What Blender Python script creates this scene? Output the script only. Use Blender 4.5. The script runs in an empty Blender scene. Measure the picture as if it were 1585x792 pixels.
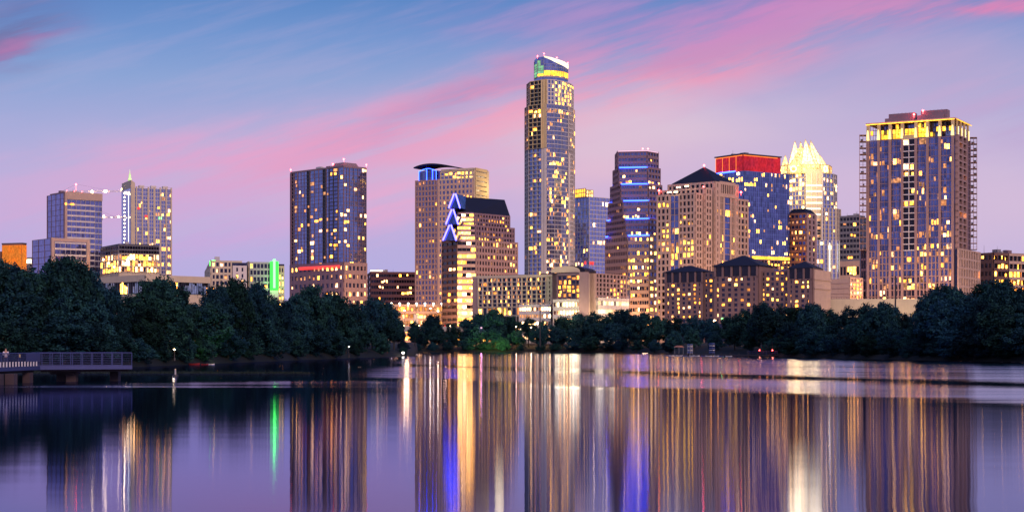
import bpy, math, random
from mathutils import Vector, noise

# ------------------------------------------------------------------ set-up
R = math.radians
SC = bpy.context.scene
COL = SC.collection
F, HZ, CH, CX = 2500.0, 533.0, 3.5, 792.5      # survey constants: focal length, horizon, eye height, axis


def wx(px, D): return (px - CX) / F * D
def wz(py, D): return CH + (HZ - py) / F * D
def pp(px, D): return (wx(px, D), D)


def lin(r, g, b):
    f = lambda c: (c / 255 / 12.92) if c / 255 <= .04045 else ((c / 255 + .055) / 1.055) ** 2.4
    return (f(r), f(g), f(b), 1.0)


cam_d = bpy.data.cameras.new('camera')
cam = bpy.data.objects.new('camera', cam_d); COL.objects.link(cam)
cam.location = (0, 0, CH); cam.rotation_euler = (R(90), 0, 0)
cam_d.sensor_width = 36; cam_d.sensor_fit = 'HORIZONTAL'
cam_d.lens = 36 * F / 1585
cam_d.shift_y = (HZ - 396) / 1585
cam_d.clip_start = .5; cam_d.clip_end = 20000
SC.camera = cam

SC.view_settings.view_transform = 'Standard'
SC.view_settings.look = 'None'
SC.view_settings.gamma = 1
SC.view_settings.exposure = 0
SC.view_settings.use_curve_mapping = False
try:
    SC.cycles.use_denoising = True
    SC.cycles.max_bounces = 6; SC.cycles.diffuse_bounces = 2; SC.cycles.glossy_bounces = 4
    SC.cycles.sample_clamp_indirect = 6
    SC.cycles.caustics_reflective = False; SC.cycles.caustics_refractive = False
except Exception:
    spot_lamp('bank_flood', (wx(px, dd_), dd_ - 6, 1.5), (wx(px, dd_), dd_ + 16, 10), pw * 110, cl)

SUN_EL, SUN_AZ = R(28), R(146)        # afterglow; azimuth measured from +Y towards +X


class NT:
    """small helper that strings shader nodes together"""
    def __init__(s, tree): s.t = tree; s.n = tree.nodes; s.l = tree.links
    def new(s, kind, **kw):
        n = s.n.new(kind)
        for k, v in kw.items(): setattr(n, k, v)
        return n
    def put(s, sock, v):
        if isinstance(v, bpy.types.NodeSocket): s.l.new(v, sock)
        elif v is not None: sock.default_value = v
    def m(s, op, a, b=None, c=None, clamp=False):
        n = s.n.new('ShaderNodeMath'); n.operation = op; n.use_clamp = clamp
        s.put(n.inputs[0], a); s.put(n.inputs[1], b)
        if c is not None: s.put(n.inputs[2], c)
        return n.outputs[0]
    def v(s, op, a, b=None, scale=None):
        n = s.n.new('ShaderNodeVectorMath'); n.operation = op
        s.put(n.inputs[0], a); s.put(n.inputs[1], b)
        if scale is not None: s.put(n.inputs['Scale'], scale)
        return n.outputs['Value'] if op in ('DOT_PRODUCT', 'LENGTH') else n.outputs[0]
    def mix(s, f, a, b, mode='MIX'):
        n = s.n.new('ShaderNodeMixRGB'); n.blend_type = mode
        s.put(n.inputs[0], f); s.put(n.inputs[1], a); s.put(n.inputs[2], b)
        return n.outputs[0]
    def ramp(s, f, stops, interp='LINEAR'):
        n = s.n.new('ShaderNodeValToRGB'); n.color_ramp.interpolation = interp
        e = n.color_ramp.elements
        while len(e) < len(stops): e.new(.5)
        for el, (p, c) in zip(e, stops): el.position = p; el.color = c
        s.put(n.inputs[0], f)
        return n.outputs[0]
    def noise(s, vec, scale=1, detail=3, rough=.5):
        n = s.n.new('ShaderNodeTexNoise')
        s.put(n.inputs['Vector'], vec); n.inputs['Scale'].default_value = scale
        n.inputs['Detail'].default_value = detail; n.inputs['Roughness'].default_value = rough
        return n.outputs['Fac']
    def sstep(s, x, a, b):
        n = s.n.new('ShaderNodeMapRange'); n.interpolation_type = 'SMOOTHSTEP'
        s.put(n.inputs[0], x); n.inputs[1].default_value = a; n.inputs[2].default_value = b
        n.inputs[3].default_value = 0; n.inputs[4].default_value = 1
        return n.outputs[0]
    def xyz(s, v):
        n = s.n.new('ShaderNodeSeparateXYZ'); s.put(n.inputs[0], v); return n.outputs
    def comb(s, x, y, z):
        n = s.n.new('ShaderNodeCombineXYZ')
        for i, q in enumerate((x, y, z)): s.put(n.inputs[i], q)
        return n.outputs[0]


# ------------------------------------------------------------------ dusk sky
W = bpy.data.worlds.new('World'); SC.world = W; W.use_nodes = True
W.node_tree.nodes.clear()
N = NT(W.node_tree)
tc = N.new('ShaderNodeTexCoord')
dx, dy, dz = N.xyz(tc.outputs['Generated'])
az = N.m('ARCTAN2', dx, dy)
el = N.m('ARCSINE', dz)
# degrees
azd = N.m('MULTIPLY', az, 180 / math.pi)
eld = N.m('MULTIPLY', el, 180 / math.pi)
ab = lambda px: math.degrees(math.atan((px - CX) / F))
eb = lambda py: math.degrees(math.atan((HZ - py) / F))
D1 = math.degrees(1 / F)                     # one survey unit in degrees
base = N.ramp(N.m('DIVIDE', eld, 30.0, clamp=True), [
    (0.0, lin(192, 176, 224)), (eb(420) / 30, lin(177, 172, 224)), (eb(320) / 30, lin(174, 170, 222)),
    (eb(220) / 30, lin(160, 168, 217)), (eb(130) / 30, lin(134, 161, 212)), (eb(60) / 30, lin(110, 147, 206)),
    (eb(0) / 30, lin(88, 133, 197)), (.55, lin(66, 108, 180)), (1.0, lin(62, 96, 168))])
v0 = N.comb(N.m('MULTIPLY', azd, .16), N.m('MULTIPLY', eld, .42), 0.0)
warp = N.m('SUBTRACT', N.noise(v0, 1.0, 5, .55), .5)
warp2 = N.m('SUBTRACT', N.noise(N.v('ADD', v0, (7.3, 2.1, 0)), 1.3, 4, .5), .5)
A_ = N.m('ADD', azd, N.m('MULTIPLY', warp2, 3.0))
E_ = N.m('ADD', eld, N.m('MULTIPLY', warp, 2.0))
wisp = N.noise(N.comb(N.m('ADD', N.m('MULTIPLY', azd, .24), N.m('MULTIPLY', eld, -.35)),
                      N.m('ADD', N.m('MULTIPLY', eld, 1.1), N.m('MULTIPLY', azd, -.28)), 3.0), 1.0, 6, .58)
fine = N.noise(N.comb(N.m('ADD', N.m('MULTIPLY', azd, .9), N.m('MULTIPLY', eld, -1.2)), N.m('ADD', N.m('MULTIPLY', eld, 3.2), N.m('MULTIPLY', azd, -.85)), 9.0), 1.0, 6, .6)
wisp = N.m('ADD', N.m('MULTIPLY', wisp, .85), N.m('MULTIPLY', fine, .15))
wispf = N.m('ADD', N.m('MULTIPLY', N.sstep(wisp, .36, .62), .95), .18)
sky = base
CLOUDS = [  # centre, tilt, half sizes, colour, weight, how wispy
    (700, 250, 6, 620, 85, (224, 184, 214), .6, 0),
    (1290, 300, 0, 190, 70, (220, 188, 214), .6, 0),
    (1570, 330, 0, 170, 110, (216, 190, 216), .75, 0),
    (1560, 190, -6, 160, 45, (186, 164, 208), .75, 1),
    (330, 300, 7, 280, 34, (208, 162, 212), .65, 1),
    (300, 372, 4, 260, 30, (200, 162, 220), .5, 1),
    (350, 240, 9, 230, 34, (224, 160, 206), .72, 1),
    (690, 162, 19, 150, 18, (122, 116, 178), 1.0, 1),
    (590, 206, 15, 240, 32, (234, 158, 198), .8, 1),
    (850, 160, 13, 230, 44, (240, 152, 186), .95, 1),
    (1130, 92, 17, 250, 30, (248, 152, 178), 1.0, 1),
    (1240, 30, 10, 260, 42, (204, 126, 190), .8, 1),
    (930, 22, 3, 170, 26, (176, 132, 196), .6, 1),
    (1010, 110, 14, 120, 16, (150, 130, 190), .35, 1),
    (620, 315, 12, 130, 30, (240, 164, 202), .6, 1),
    (930, 262, 5, 120, 50, (234, 188, 206), .6, 0),
    (1420, 110, 0, 160, 50, (184, 164, 206), .7, 0),
    (1010, 200, 3, 190, 40, (222, 196, 214), .7, 0),
    (1535, 26, 2, 110, 10, (232, 126, 176), .9, 1),
    (1200, 64, 17, 120, 16, (170, 140, 196), .45, 1),
    (8, 78, 28, 75, 34, (98, 98, 152), .9, 1),
    (22, 102, 27, 62, 11, (168, 104, 166), .75, 1),
    (30, 20, 10, 120, 40, (98, 118, 184), .4, 0),
]
for cx, cy, ang, sx, sy, col, wgt, wis in CLOUDS:
    c, s = math.cos(R(ang)), math.sin(R(ang))
    a = N.m('SUBTRACT', A_, ab(cx)); e = N.m('SUBTRACT', E_, eb(cy))
    u = N.m('ADD', N.m('MULTIPLY', a, c / (sx * D1)), N.m('MULTIPLY', e, s / (sx * D1)))
    v = N.m('ADD', N.m('MULTIPLY', a, -s / (sy * D1)), N.m('MULTIPLY', e, c / (sy * D1)))
    g = N.m('EXPONENT', N.m('MULTIPLY', N.m('ADD', N.m('MULTIPLY', u, u), N.m('MULTIPLY', v, v)), -.7))
    if wis: g = N.m('MULTIPLY', g, wispf)
    sky = N.mix(N.m('MULTIPLY', g, wgt, clamp=True), sky, lin(*col))
# unseen sky behind the viewer, brightened beyond real dusk to light the facades
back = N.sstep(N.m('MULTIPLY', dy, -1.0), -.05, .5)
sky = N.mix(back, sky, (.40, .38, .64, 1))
back_fill = N.m('MULTIPLY', back, N.sstep(eld, 11.0, 32.0))
sky = N.mix(back_fill, sky, (1.0, .82, 1.12, 1))
nis = N.new('ShaderNodeTexSky', sky_type='NISHITA')
nis.sun_disc = False; nis.sun_elevation = R(1.0); nis.sun_rotation = SUN_AZ
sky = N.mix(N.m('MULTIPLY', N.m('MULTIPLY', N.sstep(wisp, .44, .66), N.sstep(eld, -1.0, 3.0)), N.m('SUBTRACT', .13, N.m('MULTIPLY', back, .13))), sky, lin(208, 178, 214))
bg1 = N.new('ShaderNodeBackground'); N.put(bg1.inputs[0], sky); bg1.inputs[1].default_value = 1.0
bg2 = N.new('ShaderNodeBackground'); N.put(bg2.inputs[0], nis.outputs[0]); bg2.inputs[1].default_value = .012
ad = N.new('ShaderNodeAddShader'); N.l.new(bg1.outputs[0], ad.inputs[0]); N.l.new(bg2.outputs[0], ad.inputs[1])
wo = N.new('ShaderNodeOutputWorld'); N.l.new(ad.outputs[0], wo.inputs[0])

sd = bpy.data.lights.new('sun', 'SUN'); sd.energy = 1.7; sd.angle = R(16); sd.color = (1, .60, .40)
sun = bpy.data.objects.new('sun', sd); COL.objects.link(sun)
tosun = Vector((math.sin(SUN_AZ) * math.cos(SUN_EL), math.cos(SUN_AZ) * math.cos(SUN_EL), math.sin(SUN_EL)))
sun.rotation_euler = tosun.to_track_quat('Z', 'Y').to_euler()

# ------------------------------------------------------------------ materials
MATS = {}


def newmat(name):
    m = bpy.data.materials.new(name); m.use_nodes = True
    m.node_tree.nodes.clear()
    n = NT(m.node_tree)
    out = n.new('ShaderNodeOutputMaterial')
    MATS[name] = m
    return m, n, out


def solid(name, rgb, rough=.8, metal=0.0, var=.18, scale=.25, spec=.3):
    m, n, out = newmat(name)
    p = n.new('ShaderNodeBsdfPrincipled')
    geo = n.new('ShaderNodeNewGeometry')
    a = n.noise(geo.outputs['Position'], scale, 4, .6)
    b = n.noise(n.v('MULTIPLY', geo.outputs['Position'], (1.5, 1.5, .12)), 1.0, 3, .6)
    f = n.m('ADD', n.m('MULTIPLY', a, var * 2), n.m('MULTIPLY', b, var))
    f = n.m('ADD', f, 1 - 1.5 * var)
    n.put(p.inputs['Base Color'], n.v('SCALE', rgb[:3], None, f))
    p.inputs['Roughness'].default_value = rough; p.inputs['Metallic'].default_value = metal
    p.inputs['Specular IOR Level'].default_value = spec
    n.l.new(p.outputs[0], out.inputs[0])
    return m


def glass(name, tint, rough=.06, metal=.85, jit=.05, dark=.45, cell=(1.6, 1.6, 3.2)):
    """coated facade glazing: every pane sits at a slightly different tilt and tone"""
    m, n, out = newmat(name)
    p = n.new('ShaderNodeBsdfPrincipled')
    geo = n.new('ShaderNodeNewGeometry')
    sn = n.v('SNAP', n.v('ADD', geo.outputs['Position'], (.37, .53, .19)), cell)
    wn = n.new('ShaderNodeTexWhiteNoise'); n.put(wn.inputs['Vector'], sn)
    j = n.v('SCALE', n.v('SUBTRACT', wn.outputs['Color'], (.5, .5, .5)), None, jit)
    big = n.v('SCALE', n.v('SUBTRACT', n.comb(n.noise(geo.outputs['Position'], .06, 2), n.noise(geo.outputs['Position'], .05, 2), .5), (.5, .5, .5)), None, jit * 2)
    nn = n.v('NORMALIZE', n.v('ADD', n.v('ADD', geo.outputs['Normal'], j), big))
    n.put(p.inputs['Normal'], nn)
    f = n.m('ADD', n.m('MULTIPLY', wn.outputs['Value'], dark), 1 - dark * .6)
    n.put(p.inputs['Base Color'], n.v('SCALE', tint[:3], None, f))
    p.inputs['Metallic'].default_value = metal; p.inputs['Roughness'].default_value = rough
    n.l.new(p.outputs[0], out.inputs[0])
    return m


def glow(name, rgb, strength, var=.5, curtain=True, sample=False):
    """a lit pane or lamp; panes differ in brightness, with furniture and curtains breaking the light"""
    m, n, out = newmat(name)
    e = n.new('ShaderNodeEmission')
    e.inputs[0].default_value = (*rgb, 1)
    if curtain:
        geo = n.new('ShaderNodeNewGeometry'); oi = n.new('ShaderNodeObjectInfo')
        a = n.noise(n.v('MULTIPLY', geo.outputs['Position'], (1, 1, .6)), .9, 2, .5)
        b = n.noise(geo.outputs['Position'], .17, 2, .5)
        f = n.m('ADD', n.m('MULTIPLY', n.sstep(a, .3, .7), .7), n.m('MULTIPLY', n.sstep(b, .3, .7), .6))
        f = n.m('ADD', f, n.m('MULTIPLY', oi.outputs['Random'], .5))
        f = n.m('MULTIPLY', n.m('POWER', n.m('ADD', n.m('MULTIPLY', f, var), 1 - var * .8), 1.9), strength)
        if strength > 1:
            vo = n.new('ShaderNodeTexVoronoi'); n.put(vo.inputs['Vector'], geo.outputs['Position']); vo.inputs['Scale'].default_value = .62
            sp_ = n.m('MULTIPLY', n.m('SUBTRACT', 1.0, n.sstep(vo.outputs['Distance'], .12, .30)), n.m('MULTIPLY', n.sstep(b, .42, .62), strength * 7.0))
            f = n.m('ADD', f, sp_)
        n.put(e.inputs[1], f)
        n.put(e.inputs[0], n.mix(n.sstep(b, .35, .65), (*rgb, 1), (rgb[0], rgb[1] * .78, rgb[2] * .6, 1)))
    else:
        e.inputs[1].default_value = strength
    n.l.new(e.outputs[0], out.inputs[0])
    if not sample:
        try: m.cycles.emission_sampling = 'NONE'
        except Exception: pass
    return m


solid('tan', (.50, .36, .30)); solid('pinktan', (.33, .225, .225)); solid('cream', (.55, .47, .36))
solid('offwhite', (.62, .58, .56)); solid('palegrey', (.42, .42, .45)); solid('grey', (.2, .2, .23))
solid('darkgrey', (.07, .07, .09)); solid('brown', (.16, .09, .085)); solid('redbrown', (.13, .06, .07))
solid('mauve', (.22, .15, .19)); solid('plum', (.19, .12, .17)); solid('brick', (.3, .14, .1))
solid('hotelwall', (.20, .13, .13)); solid('slate', (.006, .008, .024), rough=.6); solid('concrete', (.36, .34, .33)); solid('steel', (.28, .28, .32), .45, .6)
solid('whitemetal', (.7, .68, .7), .5, .2, var=.06); solid('gold', (.6, .48, .26)); solid('darkmetal', (.05, .05, .06), .5, .5)
solid('railmetal', (.045, .06, .19), .5, .3); solid('deckwood', (.06, .05, .06)); solid('pier', (.06, .045, .06), scale=1.2, var=.3)
solid('ground', (.003, .007, .009), var=.35, scale=.08); solid('road', (.05, .05, .055))
solid('bark', (.03, .026, .024), var=.4, scale=2); solid('redpaint', (.26, .03, .04), .4); solid('whitepaint', (.75, .75, .8), .4)
solid('bluepaint', (.1, .16, .45), .4); solid('skin', (.4, .24, .18), .6); solid('cloth_pale', (.55, .52, .66)); solid('cloth_dark', (.04, .04, .07))
solid('hair', (.03, .02, .02)); solid('reeds', (.007, .018, .016), var=.5, scale=1.5)
glass('g_blue', (.19, .23, .44)); glass('g_deep', (.13, .155, .36), dark=.7); glass('g_violet', (.22, .22, .46)); glass('g_pale', (.34, .36, .62), dark=.3)
glass('g_dark', (.03, .035, .085), metal=.6); glass('g_navy', (.15, .175, .38), dark=.5); glass('g_smoke', (.022, .02, .036), metal=.6)
glass('g_mirror', (.22, .26, .55), jit=.035)
W_AMBER = (1, .36, .045); W_WARM = (1, .48, .085); W_PALE = (1, .54, .24); W_YEL = (1, .46, .045)
glow('amber', W_AMBER, 5.2, var=.9); glow('warm', W_WARM, 6.4, var=.9); glow('pale', W_PALE, 4.4, var=.9); glow('dim', (1, .44, .2), .85, var=.9)
glow('yellow', W_YEL, 6.6, var=.9); glow('orange', (1, .36, .08), 1.2); glow('white', (1, .76, .46), 9.0)
glow('dimblue', (.45, .5, 1), .35)
glow('lamp_warm', (1, .62, .26), 30, curtain=False); glow('lamp_white', (1, .9, .72), 10, curtain=False)
glow('strip_blue', (.02, .06, 1), 15, curtain=False); glow('strip_violet', (.10, .085, 1), 9, curtain=False)
glow('strip_white', (1, .88, .6), 3.2, curtain=False); glow('strip_pink', (1, .6, .8), 1.2, curtain=False)
glow('red_wash', (1, .05, .11), .5, var=.35); glow('red_line', (1, .06, .06), 1.6, curtain=False); glow('beacon', (1, .05, .05), 30, curtain=False)
glow('orange_line', (1, .22, .04), 2.2, curtain=False); glow('green_glow', (.05, 1, .07), 2.2, curtain=False); glow('green_core', (.08, 1, .09), 9, curtain=False)
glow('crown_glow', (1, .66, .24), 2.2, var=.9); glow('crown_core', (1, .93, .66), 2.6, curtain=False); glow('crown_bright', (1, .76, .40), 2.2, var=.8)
glow('gold_glow', (1, .46, .04), 2.8, var=.5); glow('gold_core', (1, .74, .26), 2.2, curtain=False); glow('crown_brow', (1, .9, .62), 1.7, var=.3); glow('mint', (.35, 1, .6), .55); glow('orange_wall', (1, .27, .04), .75, var=.3); glow('green_lamp', (.2, 1, .2), 5, curtain=False)
glow('garage', (1, .60, .22), 11.0, var=.6); glow('spire', (.75, 1, .45), 1.2, var=.4)

# ------------------------------------------------------------------ mesh kit


class MB:
    def __init__(s): s.v = []; s.f = []; s.mi = []
    def add(s, vs, fs, mi=0):
        o = len(s.v); s.v += [tuple(q) for q in vs]; s.f += [tuple(i + o for i in f) for f in fs]; s.mi += [mi] * len(fs)
    def loft(s, p0, z0, p1, z1, mi=0):
        n = len(p0)
        s.add([(x, y, z0) for x, y in p0] + [(x, y, z1) for x, y in p1],
              [(i, (i + 1) % n, n + (i + 1) % n, n + i) for i in range(n)] + [tuple(range(n - 1, -1, -1)), tuple(range(n, 2 * n))], mi)
    def prism(s, p, z0, z1, mi=0): s.loft(p, z0, p, z1, mi)
    def box(s, c, d, hl, ht, hh, mi=0):
        d = (d[0], d[1]); n = (d[1], -d[0])
        p = [(c[0] + sx * hl * d[0] + sy * ht * n[0], c[1] + sx * hl * d[1] + sy * ht * n[1]) for sx, sy in ((-1, -1), (1, -1), (1, 1), (-1, 1))]
        s.prism(p, c[2] - hh, c[2] + hh, mi)
    def bar(s, a, b, w, w2=None, k=4, mi=0):
        a, b = Vector(a), Vector(b); t = (b - a).normalized()
        u = t.cross(Vector((0, 0, 1)) if abs(t.z) < .95 else Vector((0, 1, 0))).normalized(); v = t.cross(u)
        w2 = w if w2 is None else w2
        ring = lambda c, r: [c + (u * math.cos(q) + v * math.sin(q)) * r for q in [2 * math.pi * (i + .5) / k for i in range(k)]]
        s.add(ring(a, w) + ring(b, w2), [(i, (i + 1) % k, k + (i + 1) % k, k + i) for i in range(k)] + [tuple(range(k - 1, -1, -1)), tuple(range(k, 2 * k))], mi)
    def ball(s, c, r, k=8, mi=0, sq=1.0):
        vs = [(c[0], c[1], c[2] + r * sq)]
        rings = max(3, k // 2)
        for i in range(1, rings):
            t = math.pi * i / rings
            for j in range(k):
                q = 2 * math.pi * j / k
                vs.append((c[0] + r * math.sin(t) * math.cos(q), c[1] + r * math.sin(t) * math.sin(q), c[2] + r * sq * math.cos(t)))
        vs.append((c[0], c[1], c[2] - r * sq)); e = len(vs) - 1
        fs = [(0, 1 + j, 1 + (j + 1) % k) for j in range(k)]
        for i in range(rings - 2):
            for j in range(k): fs.append((1 + i * k + j, 1 + (i + 1) * k + j, 1 + (i + 1) * k + (j + 1) % k, 1 + i * k + (j + 1) % k))
        fs += [(e, 1 + (rings - 2) * k + (j + 1) % k, 1 + (rings - 2) * k + j) for j in range(k)]
        s.add(vs, fs, mi)
    def mesh(s, name, mats, org=(0, 0, 0)):
        me = bpy.data.meshes.new(name)
        me.from_pydata([(x - org[0], y - org[1], z - org[2]) for x, y, z in s.v], [], s.f)
        for m in mats: me.materials.append(MATS[m])
        if len(mats) > 1:
            for p, i in zip(me.polygons, s.mi): p.material_index = i
        me.update()
        return me


def link(name, me, parent=None, loc=(0, 0, 0)):
    o = bpy.data.objects.new(name, me); COL.objects.link(o); o.location = loc
    if parent: o.parent = parent
    return o


def tag(o, label, cat, group=None, kind=None):
    if label: o['label'] = label
    if cat: o['category'] = cat
    if group: o['group'] = group
    if kind: o['kind'] = kind
    return o


UNIT = {}


def unit_pane(mat):
    if mat not in UNIT:
        b = MB(); b.box((0, 0, 0), (1, 0), .5, .5, .5); UNIT[mat] = b.mesh('window_pane', [mat])
    return UNIT[mat]


def point_lamp(name, parent, loc, power, color, size=.5):
    l = bpy.data.lights.new(name, 'POINT'); l.energy = power; l.color = color; l.shadow_soft_size = size
    o = bpy.data.objects.new(name, l); COL.objects.link(o)
    if parent is not None:
        o.parent = parent; o.location = [loc[i] - parent.location[i] for i in range(3)]
    else: o.location = loc
    return o


def spot_lamp(name, loc, aim, power, color, size=.4, cone=110):
    l = bpy.data.lights.new(name, 'SPOT'); l.energy = power; l.color = color; l.shadow_soft_size = size; l.spot_size = R(cone); l.spot_blend = .6
    o = bpy.data.objects.new(name, l); COL.objects.link(o); o.location = loc
    o.rotation_euler = (Vector(aim) - Vector(loc)).to_track_quat('-Z', 'Y').to_euler()
    return o


RNG = random.Random(11)


class Bld:
    """one building (or other built thing): an Empty with a mesh per part"""
    def __init__(s, name, label, cat, loc, group=None):
        s.root = bpy.data.objects.new(name, None); COL.objects.link(s.root)
        s.root.location = loc; s.org = loc
        tag(s.root, label, cat, group)
        s.parts = {}; s.wins = []
    def part(s, name, mat, key=0):
        k = (name, mat, key)
        if k not in s.parts: s.parts[k] = MB()
        return s.parts[k]
    def one(s, name, mat, mb, label=None):           # a part of its own
        o = link(name, mb.mesh(name, [mat] if isinstance(mat, str) else mat, s.org), s.root)
        if label: o['label'] = label
        return o
    def win(s, c, d, w, h, mat, t=.12): s.wins.append((c, d, w, h, mat, t))
    def done(s, most=100):
        for (name, mat, k), mb in s.parts.items():
            if mb.v: link(name, mb.mesh(name, [mat], s.org), s.root)
        ws = sorted(s.wins, key=lambda q: (q[4].startswith('g_') or q[4] in ('dim', 'dimblue'), -q[2] * q[3] * (1 + .0001 * q[0][2])))
        for c, d, w, h, mat, t in ws[:most]:
            o = link('window', unit_pane(mat), s.root, (c[0] - s.org[0], c[1] - s.org[1], c[2] - s.org[2]))
            o.scale = (w, t, h); o.rotation_euler = (0, 0, math.atan2(d[1], d[0]))
        rest = ws[most:]
        if rest:
            mb = MB(); names = []
            for c, d, w, h, mat, t in rest:
                if mat not in names: names.append(mat)
                mb.box(c, d, w / 2, t / 2, h / 2, names.index(mat))
            o = link('windows', mb.mesh('windows', names, s.org), s.root); o['kind'] = 'stuff'
        return s.root


def unit2(P, Q):
    dx_, dy_ = Q[0] - P[0], Q[1] - P[1]; L = math.hypot(dx_, dy_)
    return (dx_ / L, dy_ / L), L


def at(P, d, t, off=0): return (P[0] + d[0] * t + d[1] * off, P[1] + d[1] * t - d[0] * off)


def foot(pl, pc, pr, D, a):
    """rectangular footprint from its left, front and right corner; the right face runs back at a degrees"""
    a = R(a); xc = wx(pc, D); ur = (pr - CX) / F; ul = (pl - CX) / F
    cr = (math.cos(a), math.sin(a)); cl = (-math.sin(a), math.cos(a))
    tr = (ur * D - xc) / (cr[0] - ur * cr[1]); tl = (xc - ul * D) / (cr[1] + ul * cr[0])
    C = (xc, D); L = (xc + tl * cl[0], D + tl * cl[1]); Rr = (xc + tr * cr[0], D + tr * cr[1])
    B = (L[0] + tr * cr[0], L[1] + tr * cr[1])
    return [L, C, Rr, B]


def onface(P, Q, px):
    """point of the line PQ seen under survey bearing px"""
    u = (px - CX) / F; d, L = unit2(P, Q)
    t = (u * P[1] - P[0]) / (d[0] - u * d[1])
    return at(P, d, t)


def bay(P, Q, a, b, out, deep):
    """footprint of a block standing out of face PQ between bearings a and b"""
    d, _ = unit2(P, Q); A, Bq = onface(P, Q, a), onface(P, Q, b)
    return [at(A, d, 0, out), at(Bq, d, 0, out), at(Bq, d, 0, -deep), at(A, d, 0, -deep)]


def inset(poly, k):
    cx = sum(p[0] for p in poly) / len(poly); cy = sum(p[1] for p in poly) / len(poly)
    return [(cx + (x - cx) * k, cy + (y - cy) * k) for x, y in poly]


def lights(p, mats=('amber', 'warm', 'warm', 'pale', 'dim'), rows={}, cols={}, seed=None, run=.35):
    rg = random.Random(seed if seed is not None else RNG.random()); mem = {}
    def f(i, j):
        q = rows.get(i, cols.get(j, p))
        if mem.get((i, j - 1)) and rg.random() < run and i not in rows and j not in cols: mem[(i, j)] = mem[(i, j - 1)]; return mem[(i, j)]
        r = rg.choice(mats) if rg.random() < q else None
        mem[(i, j)] = r
        return r
    return f


WR = random.Random(99)


def facade(b, P, Q, z0, z1, nf, nb, wall='tan', part='wall', pier=.3, span=.35, dep=.45, lit=None, dark=None, piermat=None, pierpart='pier', every=1, topband=True, frac=1.0, sill=0.0, vary=True):
    d, L = unit2(P, Q); bw = L / nb; fh = (z1 - z0) / nf
    if span > 0:
        m = b.part(part, wall)
        for i in range(nf):
            c = at(P, d, L / 2, dep / 2); hh = span * fh / 2
            m.box((c[0], c[1], z0 + i * fh + hh), d, L / 2, dep / 2, hh)
        if topband:
            c = at(P, d, L / 2, dep / 2)
            m.box((c[0], c[1], z1 + span * fh * .4), d, L / 2, dep / 2, span * fh * .4)
    if pier > 0:
        m = b.part(pierpart if piermat else part, piermat or wall); zt = z1 + (span * fh * .8 if topband else 0) + .03
        for j in range(0, nb + 1, every):
            w = pier * bw / 2; t = min(max(j * bw, w), L - w)
            c = at(P, d, t, (dep + .08) / 2)
            m.box((c[0], c[1], (z0 + zt) / 2), d, w, (dep + .08) / 2, (zt - z0) / 2)
    for i in range(nf):
        for j in range(nb):
            k = lit(i, j) if lit else None
            if not k: k = dark
            if not k: continue
            w = (1 - pier) * bw * frac; h = (1 - span) * fh * (1 - sill); off_ = 0.0; dz_ = 0.0
            if not k.startswith('g_') and vary:
                q_ = WR.choice((1, 1, .85, .6, .5)) if w < 2.2 else WR.choice((.9, .6, .45, .45, .35))
                off_ = WR.uniform(-.5, .5) * w * (1 - q_); w *= q_
                q_ = WR.choice((1, .9, .75, .62)); dz_ = -.5 * h * (1 - q_) * WR.choice((1, 1, -1)); h *= q_
                if dark: 
                    c = at(P, d, (j + .5) * bw, .0); b.win((c[0], c[1], z0 + (i + span) * fh + (1 - span) * fh * (sill + (1 - sill) / 2)), d, (1 - pier) * bw * frac, (1 - span) * fh * (1 - sill) * .96, dark)
            c = at(P, d, (j + .5) * bw + off_, .04)
            b.win((c[0], c[1], z0 + (i + span) * fh + (1 - span) * fh * (sill + (1 - sill) / 2) + dz_), d, w, h * .96, k)


def hip(b, poly, z0, z1, mat='slate', over=1.04, top=.02, part='roof', key=0):
    p = inset(poly, over)
    b.part(part, mat, key).loft(p, z0, inset(poly, top), z1)


def beacons(b, pts, r=.45):
    for q in pts:
        m = MB(); m.ball(q, r); m.bar((q[0], q[1], q[2] - 1.6), q, .08)
        b.one('beacon', 'beacon', m)


def clutter(b, poly, z, n, seed, k=.62):
    rg_ = random.Random(seed); q = inset(poly, k)
    for i in range(n):
        u, v = rg_.random(), rg_.random() * .6
        x = q[0][0] * (1 - u) + q[1][0] * u; y = q[0][1] * (1 - u) + q[1][1] * u
        x += (q[2][0] - q[1][0]) * v; y += (q[2][1] - q[1][1]) * v; h = rg_.uniform(.5, 1.5)
        d_, _ = unit2(q[0], q[1])
        if rg_.random() < .65: b.part('roof_unit', rg_.choice(('palegrey', 'mauve', 'grey')), i).box((x, y, z + h), d_, rg_.uniform(.9, 2.4), rg_.uniform(.8, 1.6), h)
        else: b.part('antenna', 'darkmetal', i).bar((x, y, z), (x, y, z + rg_.uniform(2.5, 5)), .12, .05)


def ctr(poly): return (sum(p[0] for p in poly) / len(poly), sum(p[1] for p in poly) / len(poly))


Z0 = 4.2

exec_order = []
# ================================================================== ground and water
SHORE = [(-700, 190), (-200, 215), (0, 232), (120, 240), (220, 256), (320, 292), (420, 338), (520, 400), (600, 462), (628, 490), (640, 520),
         (648, 740), (720, 752), (850, 748), (960, 722), (1030, 640), (1060, 560), (1110, 500), (1180, 468), (1240, 440), (1320, 398), (1420, 362), (1520, 338), (1600, 322), (1900, 290), (2500, 260)]


def shore(px):
    for (a, da), (c, dc) in zip(SHORE, SHORE[1:]):
        if a <= px <= c: return da + (dc - da) * (px - a) / (c - a)
    return SHORE[0][1] if px < 0 else SHORE[-1][1]


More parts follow.
